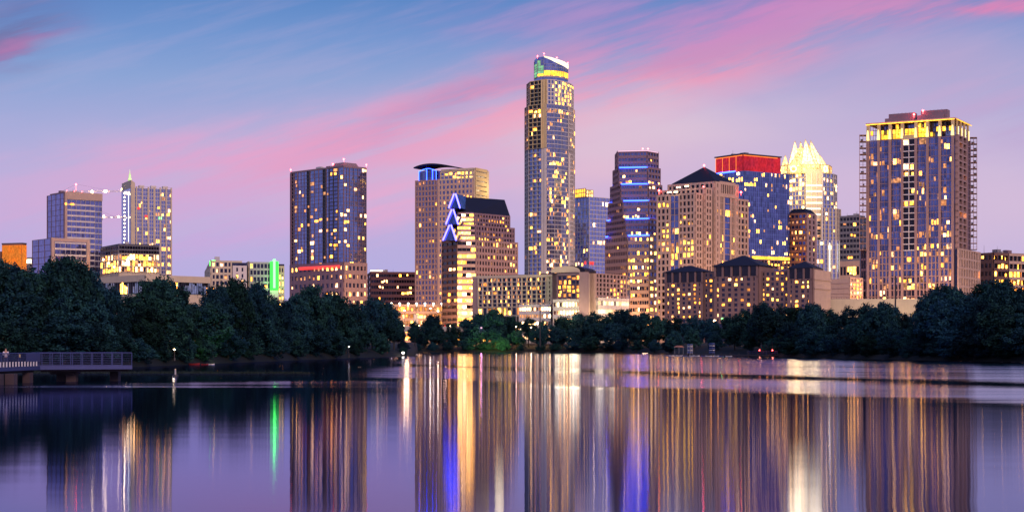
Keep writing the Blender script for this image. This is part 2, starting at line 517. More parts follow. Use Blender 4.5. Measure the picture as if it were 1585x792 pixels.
g = MB(); cols_ = []
pxs = sorted(set([-700 + i * 20 for i in range(161)] + [s[0] for s in SHORE]))
prof = [(-6, -1.2), (0, .12), (3, .9), (12, 1.8), (40, 3.2), (120, 4.2), (260, 4.6)]
for px in pxs:
    Ds = shore(px); Ds += 4 * noise.noise(Vector((px * .021, 0, 0))) + 1.2 * noise.noise(Vector((px * .13, 3, 0)))
    col = [(*pp(px, Ds + o), z + (.25 * noise.noise(Vector((px * .05, o, 1))) if 0 < z else 0)) for o, z in prof]
    col += [(*pp(px, 1600), 4.8), (*pp(px, 9000), 5.5)]
    cols_.append(col)
nr = len(cols_[0])
g.add([q for c in cols_ for q in c], [(i * nr + j, (i + 1) * nr + j, (i + 1) * nr + j + 1, i * nr + j + 1) for i in range(len(cols_) - 1) for j in range(nr - 1)])
o = link('ground', g.mesh('ground', ['ground'])); tag(o, None, None, kind='structure')
for p in o.data.polygons: p.use_smooth = True

# water: long-exposure lake surface; ripples run across the view, wind-ruffled lanes and calm slicks
m, n, out = newmat('water')
geo = n.new('ShaderNodeNewGeometry'); X, Y, Z = n.xyz(geo.outputs['Position'])
wv = n.comb(n.m('MULTIPLY', X, .012), n.m('MULTIPLY', Y, .035), 0.0)
wa = n.m('SUBTRACT', n.noise(wv, 1.0, 4, .5), .5)
wb = n.m('SUBTRACT', n.noise(n.comb(n.m('MULTIPLY', X, .03), n.m('MULTIPLY', Y, .16), 4.0), 1.0, 4, .55), .5)
Yw = n.m('ADD', Y, n.m('ADD', n.m('MULTIPLY', wa, 20.0), n.m('MULTIPLY', wb, 12.0)))
right = n.sstep(n.m('ADD', X, n.m('MULTIPLY', Y, .07)), -14.0, 6.0)
# distance to the two slicks
l1 = n.m('SUBTRACT', n.m('ADD', Yw, n.m('MULTIPLY', X, 2.2)), 236.0)
l2 = n.m('SUBTRACT', n.m('ADD', Yw, n.m('MULTIPLY', X, 1.7)), 141.0)
gs = lambda q, s: n.m('EXPONENT', n.m('MULTIPLY', n.m('MULTIPLY', q, q), -1.0 / (s * s)))
slick = n.m('MULTIPLY', n.m('ADD', gs(l1, 19.0), n.m('MULTIPLY', gs(l2, 10.0), 1.0), clamp=True), right)
eastern = n.m('ADD', .36, n.m('MULTIPLY', n.sstep(n.m('SUBTRACT', X, n.m('MULTIPLY', Y, .058)), -8.0, 14.0), .44))
ruffR = n.m('MULTIPLY', n.m('MULTIPLY', n.sstep(l2, -18.0, 16.0), right), eastern)
farM = n.m('MULTIPLY', n.m('MULTIPLY', n.sstep(Yw, 180.0, 300.0), eastern), n.sstep(n.m('ADD', X, n.m('MULTIPLY', Y, .064)), -4.0, 2.0))
lane = n.m('MULTIPLY', gs(n.m('SUBTRACT', n.m('ADD', Yw, n.m('MULTIPLY', X, -.35)), 152.0), 11.0), n.m('SUBTRACT', 1.0, right))
ruff = n.m('MAXIMUM', n.m('MAXIMUM', ruffR, farM), n.m('MULTIPLY', lane, .55))
ruff = n.m('MULTIPLY', ruff, n.m('ADD', .85, n.m('MULTIPLY', wb, 1.8)), clamp=True)
calm = n.m('ADD', .044, n.m('MULTIPLY', right, .018))
calm = n.m('ADD', calm, n.m('MULTIPLY', wa, .02))
rough = n.m('ADD', n.m('MULTIPLY', n.m('SUBTRACT', .175, calm), ruff), calm)
rough = n.m('ADD', n.m('MULTIPLY', n.m('SUBTRACT', .040, rough), n.m('MULTIPLY', slick, n.m('ADD', .72, n.m('MULTIPLY', wa, 1.4), clamp=True))), rough)
gl = n.new('ShaderNodeBsdfAnisotropic', distribution='BECKMANN')
n.put(gl.inputs['Roughness'], n.m('MULTIPLY', rough, .92)); gl.inputs['Anisotropy'].default_value = -.74; n.put(gl.inputs['Color'], n.mix(ruff, (.53, .61, .98, 1), (.92, .94, 1, 1)))
rx = n.m('SUBTRACT', n.noise(n.comb(n.m('MULTIPLY', X, .16), n.m('MULTIPLY', Y, .42), 2.0), 1.0, 3, .55), .5)
ry = n.m('SUBTRACT', n.noise(n.comb(n.m('MULTIPLY', X, .10), n.m('MULTIPLY', Y, .55), 6.0), 1.0, 4, .6), .5)
n.put(gl.inputs['Normal'], n.v('NORMALIZE', n.comb(n.m('MULTIPLY', rx, .009), n.m('MULTIPLY', ry, .0055), 1.0)))
n.put(gl.inputs['Tangent'], n.comb(0.0, 1.0, 0.0))
df = n.new('ShaderNodeBsdfDiffuse'); df.inputs[0].default_value = (.004, .006, .016, 1)
fr = n.new('ShaderNodeFresnel'); fr.inputs[0].default_value = 1.333
mx = n.new('ShaderNodeMixShader'); n.l.new(fr.outputs[0], mx.inputs[0]); n.l.new(df.outputs[0], mx.inputs[1]); n.l.new(gl.outputs[0], mx.inputs[2])
n.l.new(mx.outputs[0], out.inputs[0])
w = MB(); w.add([(-6000, -300, 0), (6000, -300, 0), (6000, 3000, 0), (-6000, 3000, 0)], [(0, 1, 2, 3)])
tag(link('water', w.mesh('water', ['water'])), None, None, kind='structure')

# ================================================================== skyline, left to right
# --- small orange-lit building
f = foot(3, 34, 41, 1350, 70)
b = Bld('flat_roofed_building', 'small orange-lit block peeking above the trees at the far left', 'building', (*ctr(f), Z0))
b.part('wall', 'brick').prism(f, Z0, wz(377, 1350))
for k, (P, Q) in enumerate(((f[0], f[1]), (f[1], f[2]))):
    d, L = unit2(P, Q); c = at(P, d, L / 2, .2)
    mm = MB(); mm.box((c[0], c[1], (wz(379, 1350) + 20) / 2), d, L / 2 * .97, .12, (wz(379, 1350) - 20) / 2); b.one('lit_panel', 'orange_wall', mm)
b.part('roof', 'darkgrey').prism(inset(f, 1.03), wz(377, 1350), wz(375.5, 1350))
f2 = foot(-6, 2, 4, 1360, 60); b.part('wall', 'brick').prism(f2, Z0, wz(389, 1360))
f2 = foot(41.5, 49, 51, 1370, 60); b.part('annex', 'palegrey').prism(f2, Z0, wz(398, 1370))
P, Q = f2[0], f2[1]; d, L = unit2(P, Q); c = at(P, d, L / 2, .2); mm = MB(); mm.box((c[0], c[1], wz(404, 1370)), d, L / 2 * .9, .15, 1.5); b.one('lit_panel', 'white', mm)
b.done()

# --- office tower with tan frame and a lower wing
D = 1300
f = foot(73, 100, 158, D, 40)
b = Bld('office_tower', 'violet glass office tower with tan frame and lower wing, near the left edge', 'building', (*ctr(f), Z0))
zt = wz(299, D)
b.part('glazing', 'g_violet').prism(f, Z0, zt)
facade(b, f[0], f[1], Z0, zt, 28, 4, 'mauve', 'mullion', pier=.05, span=.06, dep=.15)
d, L = unit2(f[1], f[2])
A1 = at(f[1], d, L * .1); A2 = at(f[1], d, L * .80)
facade(b, at(f[1], d, 1.6), A2, Z0, zt - 5, 26, 6, 'offwhite', 'floor_band', pier=.04, span=.3, dep=.4, lit=lights(.03, seed=4))
facade(b, A2, at(f[2], d, -.2), Z0, zt - 5, 26, 2, 'palegrey', 'floor_band', pier=.05, span=.2, dep=.2)
c = at(f[1], d, L / 2, .45); b.part('frame', 'tan').box((c[0], c[1], zt - 1.6), d, L / 2, .45, 3.0)
c = at(f[1], d, .9, .48); b.part('frame', 'tan').box((c[0], c[1], (Z0 + zt) / 2), d, .9, .5, (zt - Z0) / 2)
d2, L2 = unit2(f[0], f[1])
for t in (.35, L2 - 1.0): c = at(f[0], d2, t, .2); b.part('frame', 'mauve', 1).box((c[0], c[1], (Z0 + zt) / 2), d2, .35, .2, (zt - Z0) / 2)
b.part('roof', 'mauve').prism(inset(f, .9), zt, zt + 1.6)
clutter(b, f, zt + 1.5, 5, 1)
for t in (.1, .3, .5): q = at(f[1], d, L * t, -3); mm = MB(); mm.ball((q[0], q[1], zt + 2.4), .35); mm.bar((q[0], q[1], zt + 1.2), (q[0], q[1], zt + 2.4), .08); b.one('beacon', 'beacon', mm)
for t in (.02, .16, .21): q = at(f[1], d, L * t, .95); b.win((q[0], q[1], wz(315.5, D)), d, 1.6, 1.6, 'amber')
D = 1268; fw = foot(50, 79, 138, D, 40); zw = wz(369, D)
b.part('wing_glazing', 'g_violet').prism(fw, Z0, zw)
facade(b, fw[0], fw[1], Z0, zw, 17, 3, 'mauve', 'mullion', pier=.05, span=.08, dep=.15)
d, L = unit2(fw[1], fw[2])
facade(b, at(fw[1], d, 3), at(fw[1], d, L - 2.5), Z0, zw - 3.6, 16, 6, 'offwhite', 'floor_band', pier=.04, span=.3, dep=.35, lit=lights(.03, seed=5))
c = at(fw[1], d, L / 2, .4); b.part('frame', 'tan').box((c[0], c[1], zw - .7), d, L / 2, .4, 1.3)
for t in (1.3, L - 1): c = at(fw[1], d, t, .42); b.part('frame', 'tan').box((c[0], c[1], (Z0 + zw) / 2), d, 1.2, .43, (zw - Z0) / 2)
b.done()

# --- tower cranes


def lattice(m, a, q, w, n, r):
    a, q = Vector(a), Vector(q); t = q - a
    up = Vector((0, 0, 1)) if abs(t.normalized().z) < .9 else Vector((0, 1, 0))
    u = t.cross(up).normalized() * w; v = t.cross(u).normalized() * w
    cs = [u + v, u - v, -u - v, -u + v]
    for c in cs: m.bar(a + c, q + c, r)
    for i in range(n):
        p0 = a + t * (i / n); p1 = a + t * ((i + 1) / n)
        for k in range(4): m.bar(p0 + cs[k], p1 + cs[(k + 1) % 4], r * .7)


def crane(label, mpx, D, ztop, jpx, cpx, lamps, peak):
    x = wx(mpx, D)
    b = Bld('tower_crane', label, 'crane', (x, D, Z0), 'tower cranes over the building site')
    m = b.part('mast', 'whitemetal'); lattice(m, (x, D, Z0), (x, D, ztop), .9, 30, .14)
    m.bar((x, D, ztop), (x, D, ztop + peak), .35, .1)
    xj, xc = wx(jpx, D), wx(cpx, D); s = 1 if xj > x else -1
    lattice(b.part('jib', 'redpaint' if peak > 7 else 'whitemetal'), (x, D, ztop), (xj, D, ztop), .55, 22, .12)
    m = b.part('counter_jib', 'whitemetal'); lattice(m, (x, D, ztop), (xc, D, ztop), .55, 5, .12)
    m.box((xc, D, ztop - 1.4), (1, 0), 1.2, .8, 1.3)
    m = b.part('cable', 'darkmetal')
    m.bar((x, D, ztop + peak), (x + (xj - x) * .7, D, ztop + .6), .06); m.bar((x, D, ztop + peak), (xc, D, ztop + .6), .06)
    b.part('cab', 'palegrey').box((x + s * 1.6, D - .6, ztop - 1.4), (1, 0), .8, .8, 1.0)
    for px, py, r, mat in lamps:
        mm = MB(); mm.ball((wx(px, D), D - .9, wz(py, D)), r); mm.bar((wx(px, D), D - .9, wz(py, D)), (wx(px, D), D - .6, ztop), .1); b.one('lamp', mat, mm)
    b.done()


crane('tall tower crane behind the violet office tower, red beacon at its peak', 118, 1470, wz(296, 1470), 191, 98, [(143, 297, 1.15, 'lamp_warm'), (163.5, 296, 1.35, 'lamp_warm'), (190, 293, 1.25, 'lamp_warm'), (118, 285.5, .7, 'beacon')], 6.4)
crane('lower white-lit crane jib between the violet office and the pale spired tower', 155, 1440, wz(336, 1440), 187, 146, [(161, 335, .9, 'lamp_warm'), (173, 336.5, .45, 'lamp_white'), (184, 335.5, .85, 'lamp_warm')], 5.5)

# --- pale tower with lit spire
D = 1400
f = foot(188, 202, 266, D, 26)
b = Bld('residential_tower', 'slim pale tower with a green-lit spire and a string of lamps up its left edge', 'building', (*ctr(f), Z0))
zt = wz(291, D); zl = wz(283, D)
b.part('glazing', 'g_mirror').prism(f, Z0, zt)
facade(b, f[1], f[2], Z0, zt, 40, 20, 'offwhite', pier=.16, span=.13, dep=.3, lit=lights(.075, ('warm', 'pale', 'dim', 'amber'), seed=9))
facade(b, f[1], f[2], Z0, zt + 1.5, 1, 7, 'cream', 'pier', pier=.22, span=.001, dep=.7)
d, L = unit2(f[1], f[2])
fin = foot(188.5, 203, 209, D - 1.5, 26); b.part('core_wall', 'cream').prism(fin, Z0, zl)
b.part('core_wall', 'cream').loft(fin, zl, [fin[0], fin[1], ((fin[1][0] + fin[0][0]) / 2, (fin[1][1] + fin[0][1]) / 2), fin[0]], zl + 2.5)
dl, Ll = unit2(fin[0], fin[1])
for i in range(26):
    q = at(fin[0], dl, Ll * .33, .3); z = wz(296, D) - i * 3.3
    mm = MB(); mm.ball((q[0], q[1], z), .55, 6); b.one('lamp', 'lamp_warm', mm)
q = at(fin[0], dl, Ll * .75, .2); b.part('light_strip', 'strip_white').box((q[0], q[1], (wz(300, D) + wz(425, D)) / 2), dl, .25, .15, (wz(300, D) - wz(425, D)) / 2)
for j in (2, 4, 6):
    a0 = at(f[1], d, L * j / 7, -4); b.part('roof_fin', 'offwhite', j).box((a0[0], a0[1], zt + 1.5), d, 2.2, 2, 1.5)
sx_, sy_ = at(fin[0], dl, Ll * .5, -3)
sp = MB(); zb = zl + .5; zz = wz(263, D)
for k in range(3):
    za = zb + (zz - zb) * k / 3.4; r0 = 2.0 - .55 * k
    sp.loft([(sx_ - r0, sy_ - r0), (sx_ + r0, sy_ - r0), (sx_ + r0, sy_ + r0), (sx_ - r0, sy_ + r0)], za, [(sx_ - r0 * .55, sy_ - r0 * .55), (sx_ + r0 * .55, sy_ - r0 * .55), (sx_ + r0 * .55, sy_ + r0 * .55), (sx_ - r0 * .55, sy_ + r0 * .55)], za + (zz - zb) / 3.4 - .15)
sp.bar((sx_, sy_, zz - 2), (sx_, sy_, zz + 2.4), .35, .08)
b.one('spire', 'spire', sp)
for px, py, mt in ((214, 322, 'red_line'), (226, 334, 'red_line'), (248, 336, 'green_lamp'), (246, 320, 'amber')):
    q = onface(f[1], f[2], px); q = at(q, d, 0, .6); b.win((q[0], q[1], wz(py, D)), d, 2.4, 2.0, mt)
b.done()

# --- lit glass building under construction
D = 1250
f = foot(156, 184, 246, D, 30)
b = Bld('construction_frame', 'unfinished glass block with every floor blazing with yellow work lights', 'building', (*ctr(f), Z0))
zt = wz(380, D); zm = wz(393, D)
b.part('core', 'g_dark').prism(inset(f, .93), Z0, zt)
for fi, (P, Q, nb) in enumerate(((f[0], f[1], 7), (f[1], f[2], 15))):
    facade(b, P, Q, zm, zt, 2, nb, 'grey', 'top_storey', pier=.06, span=.2, dep=.3, dark='g_smoke')
    facade(b, P, Q, wz(432, D), zm, 4, nb, 'cream', 'floor_slab', pier=.1, span=.16, dep=.5, lit=lights(.93, ('yellow', 'garage', 'pale', 'dim', 'yellow', 'dim', 'amber'), seed=30 + fi, run=.2), piermat='offwhite', pierpart='column')
    facade(b, P, Q, Z0, wz(432, D), 2, nb, 'cream', 'floor_slab', pier=.1, span=.3, dep=.5)
    d, L = unit2(P, Q)
    for k in range(3):
        q = at(P, d, L * (.2 + .3 * k), .8); mm = MB(); mm.ball((q[0], q[1], wz(398 + 7 * k + 4 * fi, D)), .7); b.one('work_lamp', 'lamp_warm', mm)
b.part('roof', 'darkgrey').prism(inset(f, .99), zt + .6, zt + 1.5); clutter(b, f, zt + 1.4, 6, 8)
b.done()

# --- low modern hall
D = 760
f = foot(150, 226, 324, D, 46)
b = Bld('low_hall', 'long low hall with a pale overhanging roof slab over dark glass', 'building', (*ctr(f), Z0))
z1, z2, z3 = wz(425, D), wz(435, D), wz(454, D)
b.part('base_wall', 'cream').prism(f, Z0, z3)
b.part('glazing', 'g_smoke').prism(inset(f, .97), z3, z2)
fi = inset(f, .97)
for P, Q, nb in ((fi[0], fi[1], 26), (fi[1], fi[2], 32)):
    facade(b, P, Q, z3, z2, 1, nb, 'darkmetal', 'mullion', pier=.12, span=.04, dep=.15, lit=lights(.4, ('dim', 'dim', 'dimblue', 'warm'), seed=61, run=.6), topband=False)
b.part('roof', 'cream').prism(inset(f, 1.02), z2, z1)
b.done(60)

# --- cream hotel with green lights
D = 800
f = foot(318, 327, 382, D, 12)
b = Bld('green_lit_hotel', 'low cream hotel with a glowing green vertical strip and green roof sign', 'building', (*ctr(f), Z0))
zt = wz(406, D)
b.part('glazing', 'g_dark').prism(f, Z0, zt)
facade(b, f[0], f[1], Z0, zt, 13, 2, 'cream', pier=.5, span=.45)
d, L = unit2(f[1], f[2])
facade(b, f[1], at(f[1], d, L * .58), Z0, zt, 13, 5, 'cream', pier=.34, span=.38, lit=lights(.3, seed=41), dark='g_dark')
facade(b, at(f[1], d, L * .6), f[2], Z0, zt - 2.5, 12, 2, 'offwhite', pier=.5, span=.4, dep=.9, lit=lights(.35, seed=42), dark='g_dark')
b.part('roof', 'cream').prism(inset(f, .8), zt + .5, zt + 1.6); clutter(b, f, zt + 1.5, 4, 7)
f2 = foot(380, 386, 440, D + 14, 14); z2 = wz(408, D + 14)
b.part('glazing', 'g_dark').prism(f2, Z0, z2)
d2, L2 = unit2(f2[1], f2[2])
facade(b, f2[0], f2[1], Z0, z2, 12, 1, 'cream', pier=.5, span=.45)
facade(b, f2[1], at(f2[1], d2, L2 * .62), Z0, z2, 12, 6, 'palegrey', pier=.25, span=.35, lit=lights(.15, seed=43), dark='g_dark')
facade(b, at(f2[1], d2, L2 * .82), f2[2], Z0, z2 - 2, 11, 2, 'tan', pier=.4, span=.4, lit=lights(.6, seed=44), dark='g_dark')
gb = bay(f2[1], f2[2], 417.5, 430.5, 1.6, 6); b.part('sign_tower', 'offwhite').prism(gb, Z0, wz(405, D))
P, Q = gb[0], gb[1]; dg, Lg = unit2(P, Q); zc = (wz(402, D) + wz(447, D)) / 2; hh = (wz(402, D) - wz(447, D)) / 2
c = at(P, dg, Lg / 2, .15); mm = MB(); mm.box((c[0], c[1], zc), dg, Lg / 2, .12, hh); b.one('green_panel', 'green_glow', mm)
c = at(P, dg, Lg / 2, .35); mm = MB(); mm.box((c[0], c[1], zc + 1), dg, Lg / 7, .12, hh); b.one('green_light_strip', 'green_core', mm)
gs_ = bay(f[1], f[2], 325, 337, -2, 3); mm = MB(); mm.prism(gs_, wz(411, D), wz(403.5, D)); b.one('green_sign', 'green_core', mm)
mm = MB(); mm.prism(inset(gs_, .5), wz(403.5, D), wz(402.3, D)); b.one('sign_lamp', 'green_core', mm)
b.done(); point_lamp('green_flood', b.root, (*at(P, dg, Lg / 2, 4), zc - 4), 2500, (.2, 1, .2), 1)

# --- blue glass tower
D = 1000
f = foot(450, 532, 567, D, 45)
b = Bld('blue_glass_tower', 'broad blue glass tower standing alone, red light line above its stone podium', 'building', (*ctr(f), Z0))
zt, zp = wz(259, D), wz(411, D)
b.part('glazing', 'g_blue').prism(f, zp, zt)
d, L = unit2(f[0], f[1]); dr, Lr = unit2(f[1], f[2])
NF = 26
segs = [(0, .07, 'g_smoke', 'mauve', .02), (.07, .14, 'g_navy', 'mauve', .06), (.14, .32, None, 'mauve', .05), (.32, .375, 'g_smoke', 'darkgrey', .04), (.375, .62, None, 'mauve', .10), (.62, .68, 'g_smoke', 'darkgrey', .04), (.68, .73, None, 'mauve', .05), (.73, .90, 'g_navy', 'darkgrey', .12), (.90, 1.0, None, 'mauve', .04)]
for k, (a, e, dk, wl, p) in enumerate(segs):
    facade(b, at(f[0], d, L * a), at(f[0], d, L * e), zp, zt, NF, max(1, round((e - a) * 14)), wl, 'floor_band', pier=.07, span=.1 if dk is None else .2, dep=.18 if dk is None else .4, lit=lights(p * 1.7, ('warm', 'pale', 'dim', 'amber', 'dim', 'dim'), seed=70 + k, rows={3: .45, 2: .4} if k == 4 else ({20: .5} if k in (7, 4) else {})), dark=dk)
for k, (a, e, dk) in enumerate([(0, .25, None), (.25, .62, None), (.62, .8, 'g_navy'), (.8, 1.0, None)]):
    facade(b, at(f[1], dr, Lr * a), at(f[1], dr, Lr * e), zp, zt, NF, 2, 'mauve', 'floor_band', pier=.06, span=.1, dep=.2, lit=lights(.09, ('warm', 'pale'), seed=90 + k), dark=dk)
b.part('roof', 'mauve').prism(inset(f, 1.01), zt, zt + 1.2)
clutter(b, f, zt + 1.1, 7, 2)
ph = bay(f[1], f[2], 533, 557, -1, 12); b.part('penthouse', 'mauve').loft(ph, zt + 1.2, inset(ph, .8), zt + 3.4)
c = at(f[0], d, .7, .3); b.part('corner_pier', 'plum').box((c[0], c[1], (zp + zt) / 2), d, .7, .35, (zt - zp) / 2)
pf = inset(f, 1.015)
b.part('podium_core', 'g_dark').prism(pf, Z0, zp)
facade(b, pf[0], pf[1], Z0, zp, 9, 12, 'mauve', 'podium_wall', pier=.42, span=.5, dep=.4, lit=lights(.32, ('warm', 'amber', 'pale', 'dim'), seed=99, rows={8: .8}), dark='g_dark')
facade(b, pf[1], pf[2], Z0, zp, 9, 6, 'pinktan', 'podium_wall', pier=.42, span=.5, dep=.4, lit=lights(.4, ('warm', 'amber', 'pale', 'dim'), seed=98), dark='g_dark')
A, B2 = onface(pf[0], pf[1], 465), onface(pf[0], pf[1], 527)
for zq, r in ((wz(411.5, D), .8), (wz(414, D), .3)): mm = MB(); mm.bar((*at(A, d, 0, .9), zq), (*at(B2, d, 0, .9), zq), r); b.one('red_light_line', 'red_line', mm)
beacons(b, [(*f[0], zt + 2.6), (*f[1], zt + 5), (*f[2], zt + 3), (*at(f[0], d, L * .78, -1), zt + 3)], .5)
b.done()

# --- dark red-brown office
D = 1150
f = foot(567, 574, 645, D, 8)
b = Bld('dark_office_block', 'low dark red-brown office block right of the blue glass tower', 'building', (*ctr(f), Z0))
zt = wz(424, D)
b.part('glazing', 'g_smoke').prism(f, Z0, zt)
facade(b, f[0], f[1], Z0, zt, 12, 2, 'redbrown', pier=.1, span=.5)
facade(b, f[1], f[2], Z0, zt, 12, 18, 'redbrown', pier=.1, span=.5, lit=lights(.16, ('warm', 'amber', 'pale'), seed=7))
b.part('roof', 'redbrown').prism(inset(f, .97), zt + .2, zt + 1.4)
clutter(b, f, zt + 1.3, 7, 3, .8)
pn = bay(f[1], f[2], 575, 592, -4, 8); b.part('roof_house', 'offwhite').prism(pn, zt, wz(419, D)); mm = MB(); mm.prism(inset(pn, 1.04), wz(419, D), wz(417.6, D)); b.one('lit_cornice', 'white', mm)
b.done(60)

# --- orange-lit parking structure
D = 900
f = foot(596, 606, 690, D, 8)
b = Bld('parking_structure', 'low parking structure washed in orange light, white lamps along its top deck', 'building', (*ctr(f), Z0))
zt = wz(474, D)
b.part('back_wall', 'tan').prism(inset(f, .95), Z0, zt)
facade(b, f[1], f[2], Z0 + .5, zt, 5, 12, 'tan', 'deck_slab', pier=.1, span=.36, dep=1.0, lit=lights(.9, ('orange', 'amber', 'warm', 'dim', 'pale'), seed=13, run=.2))
for k in range(7):
    px = 606 + k * 13; q = onface(f[1], f[2], px); z = wz(473, D)
    mm = MB(); mm.ball((q[0], q[1] - 1, z + 1.2), .55); mm.bar((q[0], q[1] - 1, zt), (q[0], q[1] - 1, z + 1.2), .1); b.one('lamp', 'lamp_white', mm)
b.part('stair_tower', 'palegrey').prism(bay(f[1], f[2], 640, 647, 1.2, 4), Z0, wz(486, D))
b.done(); point_lamp('deck_glow', b.root, (wx(628, 880), 882, 19), 6000, (1, .5, .2), 2); point_lamp('deck_glow', b.root, (wx(668, 880), 882, 19), 5000, (1, .55, .25), 2)

# --- residential tower with blue-lit curved crown
D = 1000
f = foot(643, 733, 756, D, 62)
b = Bld('curved_roof_tower', 'tall tan apartment tower with a blue-lit glass box under a curved roof', 'building', (*ctr(f), Z0))
zA, zB = wz(277, D), wz(265, D)
d, L = unit2(f[0], f[1]); dr, Lr = unit2(f[1], f[2])
b.part('glazing', 'g_dark').prism(f, Z0, zA)
NF = 31
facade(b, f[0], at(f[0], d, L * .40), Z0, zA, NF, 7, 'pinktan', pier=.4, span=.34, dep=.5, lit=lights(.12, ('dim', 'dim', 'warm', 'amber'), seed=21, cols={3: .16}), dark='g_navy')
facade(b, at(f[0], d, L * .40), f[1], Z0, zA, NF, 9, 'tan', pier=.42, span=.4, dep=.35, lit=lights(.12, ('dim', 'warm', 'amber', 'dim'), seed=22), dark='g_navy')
upper = [onface(f[0], f[1], 682), f[1], f[2], at(f[3], d, L * .42)]
b.part('glazing', 'g_dark').prism(upper, zA, zB)
facade(b, upper[0], upper[1], zA, zB, 2, 8, 'cream', 'upper_wall', pier=.22, span=.3, dep=.5, lit=lights(.45, ('amber', 'warm', 'yellow'), seed=23, rows={1: .8}), dark='g_navy')
facade(b, f[1], f[2], Z0, zB, 33, 3, 'cream', 'side_wall', pier=.5, span=.6, dep=.35, lit=lights(.05, seed=24), dark='g_dark')
q = bay(f[1], f[2], 734, 754, .8, 3); qq = bay(f[1], f[2], 734, 752, .6, 3); b.part('side_wall', 'cream', 2).prism(qq, wz(330, D), wz(262, D) - .5); facade(b, qq[0], qq[1], wz(330, D), wz(264, D), 9, 1, 'gold', 'side_band', pier=.05, span=.8, dep=.4, dark='g_dark'); point_lamp('side_flood', None, at(qq[1], dr, 0, 9) + (wz(290, D),), 5200, (1, .72, .28), 3)
b.part('parapet', 'cream').prism(inset(upper, .99), zB + .9, zB + 2.2)
# blue box and curved roof
bx = bay(f[0], f[1], 648, 675, -.5, 16); zC = wz(260, D)
b.part('crown_box', 'g_deep').prism(bx, zA, zC)
for t in (0, .45, .78, 1):
    p0 = (bx[0][0] + (bx[1][0] - bx[0][0]) * t, bx[0][1] + (bx[1][1] - bx[0][1]) * t); p0 = at(p0, d, 0, .25)
    mm = MB(); mm.bar((*p0, zA + .4), (*p0, zC + 1.6 * math.sin(math.pi * t) - .2), .22); b.one('blue_light_strip', 'strip_blue', mm)
mm = MB()
for k in range(8):
    t0, t1 = k / 8, (k + 1) / 8; pa, pb = at(bx[0], d, 0, .25), at(bx[1], d, 0, .25)
    mm.bar((pa[0] + (pb[0] - pa[0]) * t0, pa[1] + (pb[1] - pa[1]) * t0, zC + 1.6 * math.sin(math.pi * t0) - .3), (pa[0] + (pb[0] - pa[0]) * t1, pa[1] + (pb[1] - pa[1]) * t1, zC + 1.6 * math.sin(math.pi * t1) - .3), .22)
b.one('blue_light_strip', 'strip_blue', mm)
ro = b.part('curved_roof', 'slate'); A, B2 = onface(f[0], f[1], 642), onface(f[0], f[1], 703)
for k in range(12):
    hz = lambda t: zC + 1.0 + 2.6 * math.sin(math.pi * min(1, t * .95 + .05) ** .8)
    t0, t1 = k / 12, (k + 1) / 12
    qs = []
    for t in (t0, t1):
        c = (A[0] + (B2[0] - A[0]) * t, A[1] + (B2[1] - A[1]) * t)
        for off in (1.6, -18):
            e = at(c, d, 0, off); qs += [(e[0], e[1], hz(t)), (e[0], e[1], hz(t) + .7)]
    ro.add(qs, [(0, 1, 5, 4), (2, 3, 7, 6), (1, 3, 7, 5), (0, 2, 6, 4), (0, 1, 3, 2), (4, 5, 7, 6)])
b.part('stair_core', 'mauve').prism(bay(f[0], f[1], 676, 700, -2, 12), zA, wz(261, D))
b.done()

# --- stepped office with blue triangles
D = 880
b = Bld('stepped_office_building', 'brown stepped office with three glowing blue-violet triangles up its left corner', 'building', (wx(740, D), D + 25, Z0))
tiers = [(685, 708, 736, 801, Z0, wz(374, D), 16), (691, 708, 735, 796, wz(374, D), wz(350, D), 3), (697, 708, 733, 789, wz(350, D), wz(330, D), 3)]
for k, (a, c, e, r, z0, z1, nf) in enumerate(tiers):
    kk = k * 3
    p0, p1, p2, p3 = pp(a, D + 16 + kk), pp(c, D + kk), pp(e, D + 1 + kk), pp(r, D + 26 + kk * .5)
    bk = [(p3[0] - 8, p3[1] + 28), (p0[0] + 4, p0[1] + 34)]
    poly = [p0, p1, p2, p3] + bk
    b.part('glazing', 'g_smoke').prism(poly, z0, z1)
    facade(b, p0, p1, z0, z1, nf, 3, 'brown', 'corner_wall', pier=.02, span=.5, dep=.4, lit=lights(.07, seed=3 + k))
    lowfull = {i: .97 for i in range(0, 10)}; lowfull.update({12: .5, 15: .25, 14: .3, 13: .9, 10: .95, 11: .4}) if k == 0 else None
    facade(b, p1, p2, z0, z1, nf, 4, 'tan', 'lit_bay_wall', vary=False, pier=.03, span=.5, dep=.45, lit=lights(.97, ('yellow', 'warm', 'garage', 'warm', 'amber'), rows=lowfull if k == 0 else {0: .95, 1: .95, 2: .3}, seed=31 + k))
    facade(b, p2, p3, z0, z1, nf, 15 - k, 'pinktan' if k == 0 else 'mauve', pier=.45, span=.42, dep=.4, lit=lights(.16, ('amber', 'dim', 'warm', 'dim'), rows={9: .5, 8: .35, 11: .2} if k == 0 else ({2: .2} if k == 1 else {}), seed=41 + k), dark='g_smoke')  # purple upper tiers: wall colour imitates shade above the warm city lights
    top = poly
zr0, zr1 = wz(330, D) + .7, wz(300, D)
ridge0, ridge1 = pp(704, D + 14), pp(781, D + 36)
t0, t1, t2, t3, t4, t5 = [(*q, zr0) for q in inset(top, 1.01)]
b.part('roof', 'slate').add([t0, t1, t2, t3, t4, t5, (*ridge0, zr1), (*ridge1, zr1)], [(0, 1, 6), (1, 2, 6), (2, 3, 7, 6), (3, 4, 7), (4, 5, 6, 7), (5, 0, 6), (0, 1, 2, 3, 4, 5)])
